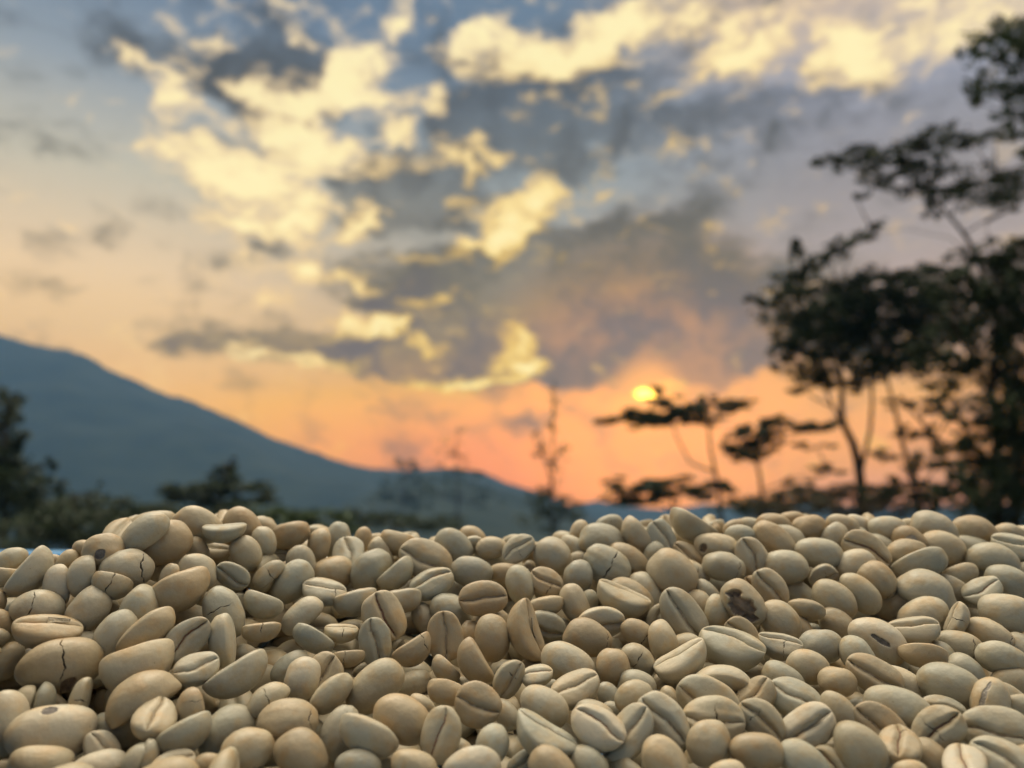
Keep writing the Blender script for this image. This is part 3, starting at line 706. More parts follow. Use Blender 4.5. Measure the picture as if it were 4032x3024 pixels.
def depth_at(x, y):
    """distance of the heap's surface along the view axis, judged from the size of the beans"""
    d = np.interp(y, [1950, 2080, 2300, 2500, 2800, 3024, 3200, 3600], [.188, .178, .160, .143, .119, .107, .099, .086])
    f = np.clip((1500 - x) / 1100, 0, 1); f = f * f * (3 - 2 * f)
    g_ = np.clip((3024 - y) / 950, 0, 1)
    return d * (1 - 0.19 * f * g_)

FRONT_Y = np.array([1, .992, .965, .915, .83, .70, .54, .39, .27, .18, .115, .065, .03, 0, -.03, -.065, -.115, -.18, -.27, -.39, -.54, -.70, -.83, -.915, -.965, -.992, -1])
FRONT_LOW = np.array([1, .95, .75, .4, .12, 0, -.12, -.4, -.75, -.95, -1])

class Shape:
    """one bean's form, half-length 1, long axis x, flat creased face towards +z"""
    def __init__(s, seed, width=None):
        r = np.random.default_rng(seed)
        s.br = width if width else r.uniform(.65, .76)
        s.tb = r.uniform(.62, .76) * (s.br / .70) ** 0.5
        s.tf = r.uniform(.22, .33)
        s.egg = r.uniform(-.10, .10); s.bend = r.uniform(-.02, .15); s.ybend = r.uniform(-.06, .06)
        s.slit = r.uniform(.08, .15); s.ph = r.uniform(0, 6.3); s.s1 = r.uniform(.05, .20); s.val = r.uniform(.12, .42)
        s.e1 = r.uniform(.84, 1.02); s.e2 = r.uniform(.8, .98); s.j1 = r.uniform(0, 6.3)
        s.lk = r.normal(0, 1, (12, 3)) * np.array([1.7, 2.3, 2.3]) * np.array([1] * 7 + [2.6] * 5)[:, None]; s.lp = r.uniform(0, 6.3, 12); s.la = np.concatenate([r.uniform(.008, .030, 7), r.uniform(.003, .009, 5)])

    def sn(s, x):
        return s.s1 * np.sin(2.0 * x + s.ph) + 0.026 * np.sin(7 * x + s.j1) + 0.012 * np.sin(19 * x + s.ph)

    def front(s, x, R_, Y, slit=True):
        b = s.br * (1 + s.egg * x)
        y = b * R_ * (Y + s.sn(x) * (1 - Y * Y))
        z = s.tf * R_ ** .75 * np.clip(1 - np.abs(Y) ** 2.3, 0, 1) ** .5
        tp = np.clip((0.985 - np.abs(x)) / .16, 0, 1)
        z = z - s.tf * s.val * np.exp(-(Y / .20) ** 2) * tp + s.tf * .10 * np.exp(-((np.abs(Y) - .30) / .2) ** 2) * tp * R_
        if slit: z = z - s.slit * np.exp(-(Y / .034) ** 2) * tp
        return y, z

    def post(s, P):
        x = P[..., 0]
        P = P.copy()
        P[..., 2] += s.bend * (x * x - .3) - (s.tf - s.tb) / 2
        P[..., 1] += s.ybend * (x * x - .3)
        f = 1 + sum(a * np.sin(P @ k + ph) for k, ph, a in zip(s.lk, s.lp, s.la))
        return P * f[..., None]

    def grid(s, ts, FY, nb):
        x = np.sign(np.cos(ts)) * np.abs(np.cos(ts)) ** .94
        R_ = np.sin(ts) ** np.where(np.cos(ts) > 0, s.e1, s.e2)
        X = x[:, None]; RR = R_[:, None]
        yf, zf = s.front(X, RR, FY[None, :])
        th = np.pi + np.pi * np.arange(1, nb) / nb
        b = s.br * (1 + s.egg * X)
        yb = b * RR * np.cos(th)[None, :]
        zb = -s.tb * RR ** .95 * np.abs(np.sin(th))[None, :] ** .92
        Y = np.concatenate([yf, yb], 1); Z = np.concatenate([zf, zb], 1)
        P = np.stack([np.broadcast_to(X, Y.shape), Y, Z], 2)
        return P, s.post(P)

def grid_faces(nr, nc):
    i = np.arange(nr - 1)[:, None]; j = np.arange(nc)[None, :]
    a = i * nc + j; b = i * nc + (j + 1) % nc
    return np.stack([a, b, b + nc, a + nc], 2).reshape(-1, 4)

def poles(s, P):
    e = s.post(np.array([[1.0, 0, 0], [-1.0, 0, 0]]))
    n = P.shape[0] * P.shape[1]; nc = P.shape[1]; nr = P.shape[0]
    f = [(n, (j + 1) % nc, j) for j in range(nc)] + [(n + 1, (nr - 1) * nc + j, (nr - 1) * nc + (j + 1) % nc) for j in range(nc)]
    return e, f

def plain_mesh(s, name, nu=40, FY=FRONT_Y, nb=22):
    ts = np.pi * (np.arange(1, nu)) / nu
    _, P = s.grid(ts, FY, nb)
    e, pf = poles(s, P)
    v = np.concatenate([P.reshape(-1, 3), e]); f = [tuple(q[::-1]) for q in grid_faces(*P.shape[:2])] + [q[::-1] for q in pf]
    return v, f

def bean_material(name, stuff=False, k=1.0):
    m = bpy.data.materials.new(name); m.use_nodes = True
    t = m.node_tree; n = t.nodes; L = t.links.new; b = n['Principled BSDF']
    tcn = n.new('ShaderNodeTexCoord'); oi = n.new('ShaderNodeObjectInfo')
    off = n.new('ShaderNodeVectorMath'); off.operation = 'ADD'
    L(tcn.outputs['Object'], off.inputs[0])
    if stuff:
        gi = n.new('ShaderNodeNewGeometry')
        rp = n.new('ShaderNodeValToRGB'); L(gi.outputs['Random Per Island'], rp.inputs[0])
        e = rp.color_ramp.elements
        e[0].color = (.41, .365, .26, 1); e[1].color = (.42, .33, .20, 1)
        x = e.new(.5); x.color = (.45, .38, .25, 1)
        tone = rp.outputs[0]
    else:
        tone = oi.outputs['Color']
        sc = n.new('ShaderNodeMath'); sc.operation = 'MULTIPLY'; sc.inputs[1].default_value = 57.0
        L(oi.outputs['Random'], sc.inputs[0]); L(sc.outputs[0], off.inputs[1])
    def nz(scale, det, vec=None):
        q = n.new('ShaderNodeTexNoise'); q.inputs['Scale'].default_value = scale * k; q.inputs['Detail'].default_value = det
        L(vec or off.outputs[0], q.inputs['Vector']); return q.outputs[0]
    def mr(v, lo, hi, a, bb):
        q = n.new('ShaderNodeMapRange'); L(v, q.inputs[0])
        for i, w in enumerate((lo, hi, a, bb)): q.inputs[i + 1].default_value = w
        return q.outputs[0]
    def mul(c, v):
        q = n.new('ShaderNodeMix'); q.data_type = 'RGBA'; q.blend_type = 'MULTIPLY'; q.inputs[0].default_value = 1
        L(c, q.inputs[6])
        if isinstance(v, tuple): q.inputs[7].default_value = (*v, 1)
        else: L(v, q.inputs[7])
        return q.outputs[2]
    def mix(f, a, c):
        q = n.new('ShaderNodeMix'); q.data_type = 'RGBA'; L(f, q.inputs[0]); L(a, q.inputs[6]); L(c, q.inputs[7]); return q.outputs[2]
    c = tone
    c = mix(mr(nz(1.3, 3), .38, .66, 0, .85), c, mul(tone, (.90, .97, 1.04)))          # grey-green clouding
    c = mix(mr(nz(1.7, 4), .50, .72, 0, .8), c, mul(tone, (1.0, .84, .64)))           # tan staining
    st = n.new('ShaderNodeMapping'); st.inputs['Scale'].default_value = (.22, 1, 1); L(off.outputs[0], st.inputs[0])
    fib = nz(16, 3, st.outputs[0])
    c = mul(c, mr(fib, .3, .7, .975, 1.015))
    c = mul(c, mr(nz(42, 2), .3, .7, .95, 1.04))
    spk = mr(nz(9, 2), .735, .775, 1.0, .62)
    c = mul(c, spk)
    L(c, b.inputs['Base Color'])
    L(mr(nz(3, 3), .3, .7, .38, .54), b.inputs['Roughness'])
    b.inputs['Specular IOR Level'].default_value = 0.45
    bp = n.new('ShaderNodeBump'); bp.inputs['Strength'].default_value = 0.07; bp.inputs['Distance'].default_value = 0.02 / k
    ad = n.new('ShaderNodeMath'); ad.operation = 'ADD'; L(nz(5, 4), ad.inputs[0])
    f2 = n.new('ShaderNodeMath'); f2.operation = 'MULTIPLY'; f2.inputs[1].default_value = .08; L(fib, f2.inputs[0]); L(f2.outputs[0], ad.inputs[1])
    L(ad.outputs[0], bp.inputs['Height']); L(bp.outputs[0], b.inputs['Normal'])
    return m
M_bean = bean_material('green_coffee')
M_bean_s = bean_material('green_coffee_heap', True, 220.0)
M_crack = material('crack_inside', (0.055, 0.048, 0.042), (0.10, 0.085, 0.07), 14, 0.9, 0.2)
M_gash = material('scarred_skin', (0.12, 0.112, 0.108), (0.22, 0.20, 0.18), 5, 0.85, 0.2, 0.2, 12)
M_peel = material('peeled_skin', (0.26, 0.235, 0.20), (0.40, 0.37, 0.32), 6, 0.5, 0.4, 0.2, 12)
M_hollow = material('hollow_inside', (0.20, 0.15, 0.11), (0.32, 0.25, 0.19), 4, 0.9, 0.2, 0.2, 10)
M_skin = material('silverskin', (0.44, 0.34, 0.22), (0.60, 0.50, 0.36), 9, 0.55, 0.4, 0.4, 30)
M_skin_r = material('red_silverskin', (0.26, 0.12, 0.08), (0.40, 0.24, 0.17), 9, 0.6, 0.4, 0.5, 30)
M_flake = material('pale_skin_flake', (0.50, 0.42, 0.28), (0.62, 0.55, 0.42), 9, 0.5, 0.4, 0.3, 25)

# read the rows
beans = []
for (ox, oy), txt in TILES.items():
    for row in txt.replace('\n', '|').split('|'):
        w = row.split()
        if not w: continue
        x, y, L_, A, rl = map(float, w[:5])
        q = dict(x=ox + x / 3.16, y=oy + y / 3.16, L=L_ / 3.16, A=R(A), roll=R(rl), rd=rl, d=0.0, p=0.0, b=None, k=None, fl='')
        for tkn in w[5:]:
            if tkn[0] == 'd' and len(tkn) > 1: q['d'] = float(tkn[1:]) / 1000
            elif tkn[0] == 'p': q['p'] = R(float(tkn[1:]))
            elif tkn[0] == 'b': q['b'] = float(tkn[1:])
            elif tkn[0] == 'k': q['k'] = float(tkn[1:])
            else: q['fl'] += tkn
        beans.append(q)

for q in beans:
    dpt = float(depth_at(q['x'], q['y']))
    rd = ray(q['x'], q['y'])
    q['half'] = q['L'] * dpt / FSRC / 2
    q['ray'] = rd / np.linalg.norm(rd)
    q['pos'] = rd * (dpt + q['d'] * 1.3 + 0.0003)
    T = -q['ray']; Rt = RIGHT - T * np.dot(RIGHT, T); Rt /= np.linalg.norm(Rt); U = np.cross(T, Rt)
    A, p, r = q['A'], q['p'], q['roll']
    inpl = math.cos(A) * Rt + math.sin(A) * U
    e1 = math.cos(p) * inpl + math.sin(p) * T
    e2 = -math.sin(A) * Rt + math.cos(A) * U
    n0 = math.cos(p) * T - math.sin(p) * inpl
    nn = math.cos(r) * n0 + math.sin(r) * e2
    q['M'] = np.stack([e1, np.cross(nn, e1), nn], 1)

# let touching beans settle against each other, mostly by sinking into or rising out of the heap
SPH = []
for sx, rr in ((-.66, .62), (-.36, .88), (0, 1.0), (.36, .88), (.66, .62)):
    for sy in (-1, 1):
        SPH.append((sx, sy * .30 * rr, 0, .36 * rr))
SPH = np.array(SPH)
nb_ = len(beans)
pos = np.array([q['pos'] for q in beans]); tgt = pos.copy()
rays = np.array([q['ray'] for q in beans]); half = np.array([q['half'] for q in beans])
wid = np.array([(q['b'] or .70) / .70 for q in beans])
loc = np.stack([SPH[:, :3] * np.array([1, wk, 1]) for wk in wid]) * half[:, None, None]
loc = np.einsum('nij,nkj->nki', np.array([q['M'] for q in beans]), loc)
rad = SPH[None, :, 3] * half[:, None] * 0.93
ii, jj = np.where(np.triu(np.linalg.norm(pos[:, None] - pos[None], axis=2) < (half[:, None] + half[None]) * 1.15, 1))
for it in range(140):
    ci, cj = pos[ii][:, None] + loc[ii], pos[jj][:, None] + loc[jj]
    dv = cj[:, None, :, :] - ci[:, :, None, :]
    ds = np.linalg.norm(dv, axis=3) + 1e-9
    pen = rad[ii][:, :, None] + rad[jj][:, None, :] - ds
    fl_ = pen.reshape(len(ii), -1); am = fl_.argmax(1); pm = fl_[np.arange(len(ii)), am]
    hit = pm > 0.0001
    nvec = (dv / ds[..., None]).reshape(len(ii), -1, 3)[np.arange(len(ii)), am]
    mv = np.zeros_like(pos); cnt = np.zeros(nb_)
    for a, b_, pv, nv in zip(ii[hit], jj[hit], pm[hit], nvec[hit]):
        # separate along the viewing ray first: whichever lies deeper goes deeper
        rr = rays[a]
        sgn = np.dot(nv, rr)
        s2 = 1.0 if (np.dot(pos[b_] - pos[a], rr) + 0.0004 * np.sign(sgn)) > 0 else -1.0
        step = 0.30 * pv * (0.55 * nv + 0.75 * s2 * rr)
        mv[a] -= step; mv[b_] += step; cnt[a] += 1; cnt[b_] += 1
    pos += mv / np.maximum(1, np.sqrt(cnt))[:, None]
    off = pos - tgt
    dep = np.sum(off * rays, 1, keepdims=True); lat = off - dep * rays
    ll = np.linalg.norm(lat, axis=1, keepdims=True)
    lat *= np.minimum(1, 0.0007 / (ll + 1e-9))
    pos = tgt + lat + np.clip(dep, -0.0055, 0.012) * rays
for q, p_ in zip(beans, pos):
    # keep the size in the picture when a bean has moved along its ray
    kf = np.dot(p_, FWD) / np.dot(q['pos'], FWD)
    q['half'] *= kf * 0.93; q['pos'] = p_

TONES = [(.44, .405, .30), (.47, .42, .305), (.51, .425, .285), (.48, .385, .245), (.53, .465, .335), (.46, .395, .27), (.44, .345, .215), (.49, .44, .325), (.42, .395, .30)]
variants = {}
def variant(i, wkey):
    key = (i, wkey)
    if key not in variants:
        s = Shape(100 + i * 13 + int(wkey * 100 if wkey else 0), wkey)
        v, f = plain_mesh(s, 'coffee_bean')
        me = bpy.data.meshes.new('coffee_bean'); me.from_pydata(v.tolist(), [], f)
        me.polygons.foreach_set('use_smooth', [True] * len(me.polygons)); me.materials.append(M_bean)
        variants[key] = (s, me)
    return variants[key]

def marked_mesh(s, marks, theta_c):
    """bean with cracks, gashes or holes sunk into it; returns body and mark (verts, faces)"""
    patchy = any(mk['t'] == 'patch' for mk in marks)
    nu_ = 110 if patchy else 44
    ts = list(np.pi * np.arange(1, nu_) / nu_)
    for mk in marks:
        if mk['t'] == 'crack':
            u = mk['u']; ts += list(np.arccos(np.clip(np.linspace(u - .11, u + .11, 32), -.985, .985)))
    ts = np.unique(np.round(np.array(ts), 4))
    ts = ts[np.concatenate([[True], np.diff(ts) > 0.003])]
    FY = np.unique(np.concatenate([FRONT_Y, np.linspace(-.95, .95, 27)]))[::-1]
    raw, P = s.grid(ts, FY, 110 if patchy else 54)
    ang = np.arctan2(raw[..., 2], raw[..., 1]); X = raw[..., 0]
    rr = np.random.default_rng(int(abs(theta_c) * 1000) + len(ts))
    tot = []
    for mk in marks:
        da = (ang - theta_c - mk.get('o', 0) + np.pi) % (2 * np.pi) - np.pi
        ph = rr.uniform(0, 6.3, 6)
        if mk['t'] == 'crack':
            jag = .040 * np.sin(3.1 * da + ph[0]) + .022 * np.sin(8.7 * da + ph[1]) + .010 * np.sin(21 * da + ph[2])
            hw = mk.get('w', .015) * (1 + .5 * np.sin(5 * da + ph[3]) + .3 * np.sin(13 * da + ph[4])) * np.clip((mk.get('span', 1.15) - np.abs(da - .25 * np.sin(ph[5]))) / .6, 0, 1)
            msk = np.abs(X - mk['u'] - jag) < hw; soft = msk
        else:
            e = ((X - mk['u']) / mk['rx']) ** 2 + (da / mk['ra']) ** 2
            e = e + .30 * np.sin(8 * X + ph[0]) * np.sin(4 * da + ph[1]) + .20 * np.sin(15 * X + 6 * da + ph[2])
            soft = np.clip((1 - e) / .35, 0, 1); msk = e < .93
        n2 = raw.copy(); n2[..., 0] *= .3; n2 /= np.linalg.norm(n2, axis=2, keepdims=True) + 1e-6
        P = P - n2 * (mk['depth'] * soft)[..., None]
        tot.append(msk)
    nr, nc = P.shape[:2]
    F = grid_faces(nr, nc)
    e, pf = poles(s, P)
    V = np.concatenate([P.reshape(-1, 3), e])
    own = np.zeros(len(F), int)
    for k_, msk in enumerate(tot):
        mf = msk.reshape(-1)[F].mean(1) > .55
        own[mf] = k_ + 1
    body_f = [tuple(q[::-1]) for q in F[own == 0]] + [q[::-1] for q in pf]
    outs = []
    for k_ in range(len(marks)):
        ff = F[own == k_ + 1]
        if len(ff) == 0: continue
        idx, inv = np.unique(ff, return_inverse=True)
        outs.append((marks[k_], V[idx], [tuple(q[::-1]) for q in inv.reshape(-1, 4)]))
    return V, body_f, outs

def seam_skin(s, red, seed):
    """ragged strip of silverskin standing in the crease"""
    r = np.random.default_rng(seed)
    n = 34
    x0, x1 = r.uniform(-.92, -.7), r.uniform(.7, .92)
    x = np.linspace(x0, x1, n); Rr = np.sqrt(np.clip(1 - x * x, 0, 1))
    rows = []
    wob = .012 * np.sin(17 * x + s.ph) + .008 * r.normal(0, 1, n)
    wd = (.034 + (.025 if red else .0)) * np.clip(r.normal(1, .45, n), .15, 2.2) * np.clip((1 - np.abs(x) / .95) * 6, .2, 1)
    lift = np.clip(r.normal(-.024, .016, n), -.06, .006) + (.012 if red else 0)
    for c in (-1, 0, 1):
        y, z = s.front(x, Rr, np.zeros(n) + wob, slit=False)
        rows.append(np.stack([x, y + c * wd, z + lift + (0 if c else -.012)], 1))
    P = s.post(np.stack(rows, 1))
    nr = n; f = []
    for i in range(nr - 1):
        for c in range(2):
            a = i * 3 + c; f.append((a, a + 1, a + 4, a + 3))
    return P.reshape(-1, 3), f

def flake(s, seed):
    """thin curled piece of skin peeling away beside the crease"""
    r = np.random.default_rng(seed)
    nx, ny = 12, 5
    P = np.zeros((nx, ny, 3))
    u0 = r.uniform(-.5, .0); ln = r.uniform(.5, .75)
    for i in range(nx):
        for j in range(ny):
            t = i / (nx - 1); w = j / (ny - 1) - .5
            x = u0 + ln * t
            y, z = s.front(np.array(x), np.array(math.sqrt(max(0, 1 - x * x))), np.array(.10 + w * .18 * (1 - .5 * t)), slit=False)
            P[i, j] = (x, float(y), float(z) + .012 + .11 * t * t + .05 * (w + .5) + .012 * math.sin(9 * t + 5 * w))
    P = s.post(P)
    v = np.concatenate([P.reshape(-1, 3), (P - np.array([0, 0, .014])).reshape(-1, 3)])
    f = []
    o = nx * ny
    for i in range(nx - 1):
        for j in range(ny - 1):
            a = i * ny + j
            f.append((a, a + ny, a + ny + 1, a + 1)); f.append((o + a, o + a + 1, o + a + ny + 1, o + a + ny))
    for i in range(nx - 1):
        for a, d in ((i * ny, 1), (i * ny + ny - 1, -1)):
            q4 = (a, o + a, o + a + ny, a + ny); f.append(q4 if d < 0 else q4[::-1])
    for j in range(ny - 1):
        for a, d in ((j, 1), ((nx - 1) * ny + j, -1)):
            q4 = (a, a + 1, o + a + 1, o + a); f.append(q4 if d < 0 else q4[::-1])
    return v, f

def child(name, v, f, mat, parent):
    me = bpy.data.meshes.new(name); me.from_pydata([tuple(map(float, p)) for p in v], [], f)
    me.polygons.foreach_set('use_smooth', [True] * len(me.polygons)); me.materials.append(mat)
    o = bpy.data.objects.new(name, me); col.objects.link(o); o.parent = parent
    return o

crest_x = [-600, 0, 200, 300, 480, 700, 1000, 1200, 1350, 1700, 2000, 2200, 2400, 2700, 3100, 3400, 4032, 4700]
crest_y = [2290, 2190, 2185, 2135, 2050, 2020, 2035, 2065, 2085, 2115, 2125, 2120, 2065, 2045, 2035, 2055, 2090, 2130]
HL = 'green coffee beans of the heap'
SPECIAL = {}
def special(q, lab):
    SPECIAL[id(q)] = lab
for q in beans:
    X, Y_ = q['x'], q['y']; fl = q['fl']
    if 'H' in fl: special(q, 'coffee bean broken wide open with a deep brown hollow in its back')
    elif 'h' in fl and Y_ < 2300: special(q, 'coffee bean on the crest with a dark brown hole at one end')
    elif 'h' in fl and X < 700: special(q, 'long coffee bean cracked right across down to a dark hole at its underside')
    elif 'h' in fl: special(q, 'large coffee bean with a torn dark hole near its end')
    elif 'g' in fl and X < 700 and Y_ < 2400: special(q, 'crest coffee bean with a jagged grey gash running down it')
    elif 'g' in fl and X < 700: special(q, 'very large pale coffee bean with a grey chipped patch on top')
    elif 'g' in fl and Y_ < 2200: special(q, 'tan coffee bean with a peeled grey patch beside the crest')
    elif 'g' in fl and Y_ < 2640: special(q, 'pale coffee bean with a black-grey gouge along its back')
    elif 'g' in fl: special(q, 'upright coffee bean with a silvery grey strip peeled along its side')
    elif 's' in fl and Y_ < 2150: special(q, 'coffee bean below the crest with a rusty brown stain')
    elif 's' in fl and X < 1000: special(q, 'coffee bean with dark brown skin in its crease, at the foot of the heap slope')
    elif 's' in fl and Y_ < 2500: special(q, 'broad grey coffee bean with reddish skin standing out of its crease')
    elif 's' in fl and X < 2000: special(q, 'upright coffee bean with thin reddish skin down its crease')
    elif 's' in fl: special(q, 'small coffee bean with a shaggy red-brown patch of skin')
    elif 'f' in fl and X < 700: special(q, 'pale coffee bean with an open crease and crumbling skin at one end')
    elif 'f' in fl and X < 2300: special(q, 'upright coffee bean with a stiff flap of skin sticking out of its crease')
    elif 'f' in fl and X < 3300: special(q, 'broad pale coffee bean with glossy skin peeling beside its crease')
    elif 'f' in fl: special(q, 'bent coffee bean with a torn open lower edge under the crest')

ANCHOR = {'broken wide open': 'the hollow bean', 'hole at one end': 'the crest bean with a hole', 'right across': 'the long split bean',
          'torn dark hole': 'the bean with a torn end', 'jagged grey gash': 'the gashed crest bean', 'chipped patch': 'the chipped pale bean',
          'peeled grey patch': 'the peeled tan bean', 'black-grey gouge': 'the gouged bean', 'silvery grey strip': 'the silver-striped bean',
          'rusty brown stain': 'the rust-stained bean', 'dark brown skin': 'the brown-seamed bean', 'reddish skin standing': 'the red-seamed broad bean',
          'thin reddish skin': 'the upright red-seamed bean', 'shaggy red-brown': 'the shaggy bean', 'crumbling skin': 'the crumbling bean',
          'stiff flap': 'the bean with a flap', 'glossy skin': 'the glossy peeling bean', 'torn open lower edge': 'the torn bent bean'}
anchors = [(q, next(v for k_, v in ANCHOR.items() if k_ in SPECIAL[id(q)])) for q in beans if id(q) in SPECIAL]
def describe(q, tn):
    rd = abs(q['rd']); fl = q['fl']
    face = 'crease showing' if rd < 85 else ('rounded back showing' if rd >= 138 else 'on edge')
    crest = q['y'] < np.interp(q['x'], crest_x, crest_y) + 75
    tone = 'tan-brown' if 't' in fl else ('bluish-grey' if 'u' in fl else ('pale' if 'w' in fl else ''))
    size = 'large' if q['half'] > .0053 else ('small' if q['half'] < .0039 else '')
    crk = 'cracked' if q['k'] is not None else ''
    a = (math.degrees(q['A']) + 90) % 180 - 90
    pose = 'end-on' if q['p'] else ('level' if abs(a) < 14 else ('upright' if abs(a) > 68 else ('leaning towards the trees' if a > 0 else 'leaning towards the mountain')))
    dist, nm = min((np.linalg.norm(q['pos'] - aq['pos']), an) for aq, an in anchors)
    bits = [' '.join(w for w in (size, tone, crk, 'coffee bean') if w), face, pose]
    if q['d'] >= .004: bits.insert(1, 'half hidden')
    if crest: bits.append('on the crest')
    if dist < .024: bits.append('near ' + nm)
    while len(' '.join(bits).split()) > 16: bits.remove(pose if pose in bits else face)
    return ', '.join(bits)

for n_, q in enumerate(beans):
    fl = q['fl']; r0 = np.random.default_rng(5000 + n_)
    marks = []
    if q['k'] is not None: marks.append(dict(t='crack', u=q['k'], depth=.05, w=r0.uniform(.010, .024), span=r0.uniform(.8, 1.3), mat=M_crack, name='crack'))
    if 'g' in fl:
        X, Y_ = q['x'], q['y']
        if X < 700 and Y_ < 2400: gp = dict(u=-.15, rx=.26, ra=.34, o=.15, depth=.05, mat=M_gash)
        elif X < 700: gp = dict(u=-.08, rx=.20, ra=.22, o=-.98, depth=.03, mat=M_gash)
        elif Y_ < 2200: gp = dict(u=.02, rx=.30, ra=.42, o=-.1, depth=.03, mat=M_peel)
        elif Y_ < 2640: gp = dict(u=.16, rx=.36, ra=.17, o=-.12, depth=.05, mat=M_gash)
        else: gp = dict(u=.12, rx=.80, ra=.17, o=-.35, depth=.03, mat=M_peel)
        marks.append(dict(t='patch', name='gash', **gp))
    if 'h' in fl: marks.append(dict(t='patch', u=(-.6 if q['y'] < 2300 else (.12 if q['x'] < 700 else .72)), rx=.20, ra=.45, o=(.25 if q['x'] > 700 else .95), depth=.13, mat=M_hollow, name='hole'))
    if 'H' in fl: marks.append(dict(t='patch', u=.10, rx=.80, ra=.66, o=.30, depth=.26, mat=M_hollow, name='hollow'))
    wk = q['b']
    if marks:
        s = Shape(9000 + n_, wk)
        thc = math.atan2(math.cos(q['roll']), -math.sin(q['roll']))
        V, F, outs = marked_mesh(s, marks, thc)
        used = np.unique(np.concatenate([np.array(f_) for f_ in F])); remap = -np.ones(len(V), int); remap[used] = np.arange(len(used))
        me = bpy.data.meshes.new('coffee_bean'); me.from_pydata(V[used].tolist(), [], [tuple(int(remap[i]) for i in f_) for f_ in F])
        me.polygons.foreach_set('use_smooth', [True] * len(me.polygons)); me.materials.append(M_bean)
    else:
        s, me = variant(int(r0.integers(0, 30)) if wk is None else int(r0.integers(0, 4)), wk)
        outs = []
    o = bpy.data.objects.new('coffee_bean', me); col.objects.link(o)
    mt = q['M']; h = q['half']
    o.matrix_world = Matrix([[*(mt[0] * h), q['pos'][0]], [*(mt[1] * h), q['pos'][1]], [*(mt[2] * h), q['pos'][2]], [0, 0, 0, 1]])
    tn = np.array(TONES[int(r0.integers(0, len(TONES)))]) * r0.uniform(.88, 1.10)
    if 't' in fl: tn = np.array((.40, .30, .175)) * r0.uniform(.9, 1.1)
    if 'u' in fl: tn = np.array((.40, .375, .29))
    if 'w' in fl: tn = np.array((.57, .50, .37))
    o.color = (*tn, 1)
    tag(o, SPECIAL.get(id(q)) or describe(q, tn), 'coffee bean', HL)
    for mk, v, f in outs: child(mk['name'], v, f, mk['mat'], o)
    if abs(q['rd']) < 85:
        red = 's' in fl
        v, f = seam_skin(s, red, 300 + n_)
        child('silverskin', v, f, M_skin_r if (red or r0.uniform() < .18) else M_skin, o)
    if 'f' in fl:
        v, f = flake(s, 800 + n_)
        child('skin_flake', v, f, M_flake, o)

# the rest of the heap: beans deeper in the gaps, beyond the crest and outside the view
low = []
for i in range(8):
    s = Shape(700 + i)
    v, f = plain_mesh(s, 'x', 11, FRONT_LOW, 9)
    low.append((v, f))
occ = [tuple(c) for k_ in range(nb_) for c in (pos[k_] + loc[k_])]
occ_r = [float(x) for k_ in range(nb_) for x in rad[k_]]
kd = KDTree(len(occ))
for i, c in enumerate(occ): kd.insert(c, i)
kd.balance()
def surf(x, y): return ray(x, y) * depth_at(x, y)
cells = {}
placed = []
def try_place(p, half_, Mx, tol, mind):
    for sx in (-.6, 0, .6):
        c = p + Mx[:, 0] * sx * half_
        for co, idx, ds in kd.find_range(Vector(c), 0.0075):
            if ds < (occ_r[idx] + .42 * half_) * tol: return False
    key = tuple(np.floor(p / 0.006).astype(int))
    for a in (-1, 0, 1):
        for b_ in (-1, 0, 1):
            for c_ in (-1, 0, 1):
                for qv in cells.get((key[0] + a, key[1] + b_, key[2] + c_), ()):
                    if np.linalg.norm(qv - p) < mind: return False
    cells.setdefault(key, []).append(p)
    placed.append((p, half_, Mx))
    return True
def rand_rot(nrm):
    a = rng.normal(0, 1, 3); e1 = a - nrm * np.dot(a, nrm) * .75; e1 /= np.linalg.norm(e1)
    b_ = rng.normal(0, 1, 3) + nrm * rng.choice([-.8, .8]); n_ = b_ - e1 * np.dot(b_, e1); n_ /= np.linalg.norm(n_)
    return np.stack([e1, np.cross(n_, e1), n_], 1)
NRM = np.array([0, -.45, .89])
def inside_tray(p):
    return TX0 + .03 < p[0] < TX1 - .03 and TY0 + .03 < p[1] < TY1 - .03 and p[2] > FLOOR + .003
def dart(n, fn, tol, mind):
    for _ in range(n):
        p = fn()
        if p is None or not inside_tray(p): continue
        try_place(p, rng.uniform(.0042, .0052), rand_rot(NRM), tol, mind)
def view_fn(off, x0=-150, x1=4200, y0=2010, y1=3080):
    def fn():
        x, y = rng.uniform(x0, x1), rng.uniform(y0, y1)
        if y < np.interp(x, crest_x, crest_y) + (110 if x < 450 else 40): return None
        d_ = ray(x, y); return d_ * (depth_at(x, y) + off)
    return fn
dart(3200, view_fn(.0130), 1.05, .0052)
dart(3200, view_fn(.0150), .95, .0052)
dart(3200, view_fn(.0185), .85, .0052)
dart(4500, view_fn(.0215), .70, .0050)
dart(3500, view_fn(.0255), .60, .0055)
dart(1800, view_fn(.0095, -150, 700, 2850, 3250), .95, .005)
dart(1800, view_fn(.0135, -150, 4200, 2950, 3250), .9, .005)
n_view = len(placed)
def heap_z(x, y):
    """the heap as a whole, sloping away to the walls of the tray"""
    yr = .142 + .04 * min(max((x + .075) / .06, 0), 1)
    zr = -.004 - .42 * max(0, -.115 - x) - .40 * max(0, x - .15) - (.012 if x < -.085 else 0) * min(1, (-.085 - x) / .02)
    z = min(zr - .50 * (yr - y), zr - .42 * (y - yr) - 1.2 * max(0, y - yr) ** 2)
    return max(z, FLOOR + .0075 + .012 * math.exp(-((x - .03) / .25) ** 2))
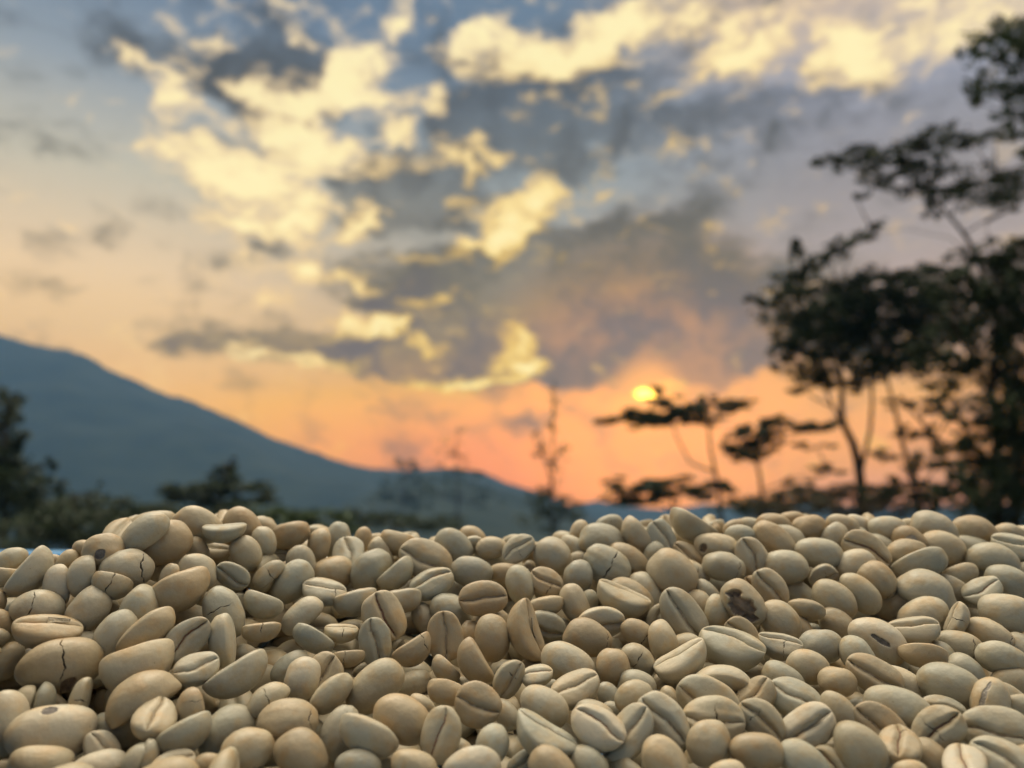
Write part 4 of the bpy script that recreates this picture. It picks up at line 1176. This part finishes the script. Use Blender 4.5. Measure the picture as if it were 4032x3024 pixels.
def rest_fn(off):
    def fn():
        x, y = rng.uniform(TX0 + .034, TX1 - .034), rng.uniform(TY0 + .034, TY1 - .034)
        p = np.array([x, y, heap_z(x, y) - off])
        f_ = np.dot(p, FWD)
        if f_ > .05:
            u, v_ = 2016 + FSRC * np.dot(p, RIGHT) / f_, 1512 - FSRC * np.dot(p, UP) / f_
            if -120 < u < 4150 and np.interp(u, crest_x, crest_y) + (25 if u > 560 else -40) < v_ < 3060 and y < .142 + .04 * min(max((x + .075) / .06, 0), 1) + .004: return None
            if -150 < u < 4200 and v_ < np.interp(u, crest_x, crest_y) + 45: return None
        if np.linalg.norm(p) < .028: return None
        return p
    return fn
dart(9000, rest_fn(.002), .97, .0056)
dart(7000, rest_fn(.0062), .97, .0056)
low2 = []
for i in range(6):
    s = Shape(760 + i)
    low2.append(plain_mesh(s, 'x', 9, np.array([1, .8, .25, 0, -.25, -.8, -1]), 6))
VV, FF, o_ = [], [], 0
for i_, (p, hf, Mx) in enumerate(placed):
    v, f = low[int(rng.integers(0, 8))] if i_ < n_view else low2[int(rng.integers(0, 6))]
    VV.append((v * hf) @ Mx.T + p); FF += [tuple(i + o_ for i in q4) for q4 in f]; o_ += len(v)
hb = mesh_obj('bean_heap', np.concatenate(VV), FF, M_bean_s)
tag(hb, 'mass of green coffee beans deeper in the heap', 'coffee beans', None, 'stuff')
print('BEANS', len(beans), 'fill', n_view, len(placed), 'faces', len(FF))

# ------------------------------------------------------------------ haze
HZ = (-3600, 2600, -1300, HAZE_FAR, -60, HAZE_TOP)
v, f = box_vf(*HZ)
mh = bpy.data.materials.new('haze'); mh.use_nodes = True
th_ = mh.node_tree; th_.nodes.clear()
pv = th_.nodes.new('ShaderNodeVolumePrincipled'); ou = th_.nodes.new('ShaderNodeOutputMaterial')
pv.inputs['Color'].default_value = (0.18, 0.47, 1.0, 1)
pv.inputs['Density'].default_value = HAZE_D
th_.links.new(pv.outputs[0], ou.inputs['Volume'])
hz = mesh_obj('haze', v, f, mh, None, False)
tag(hz, kind='stuff')
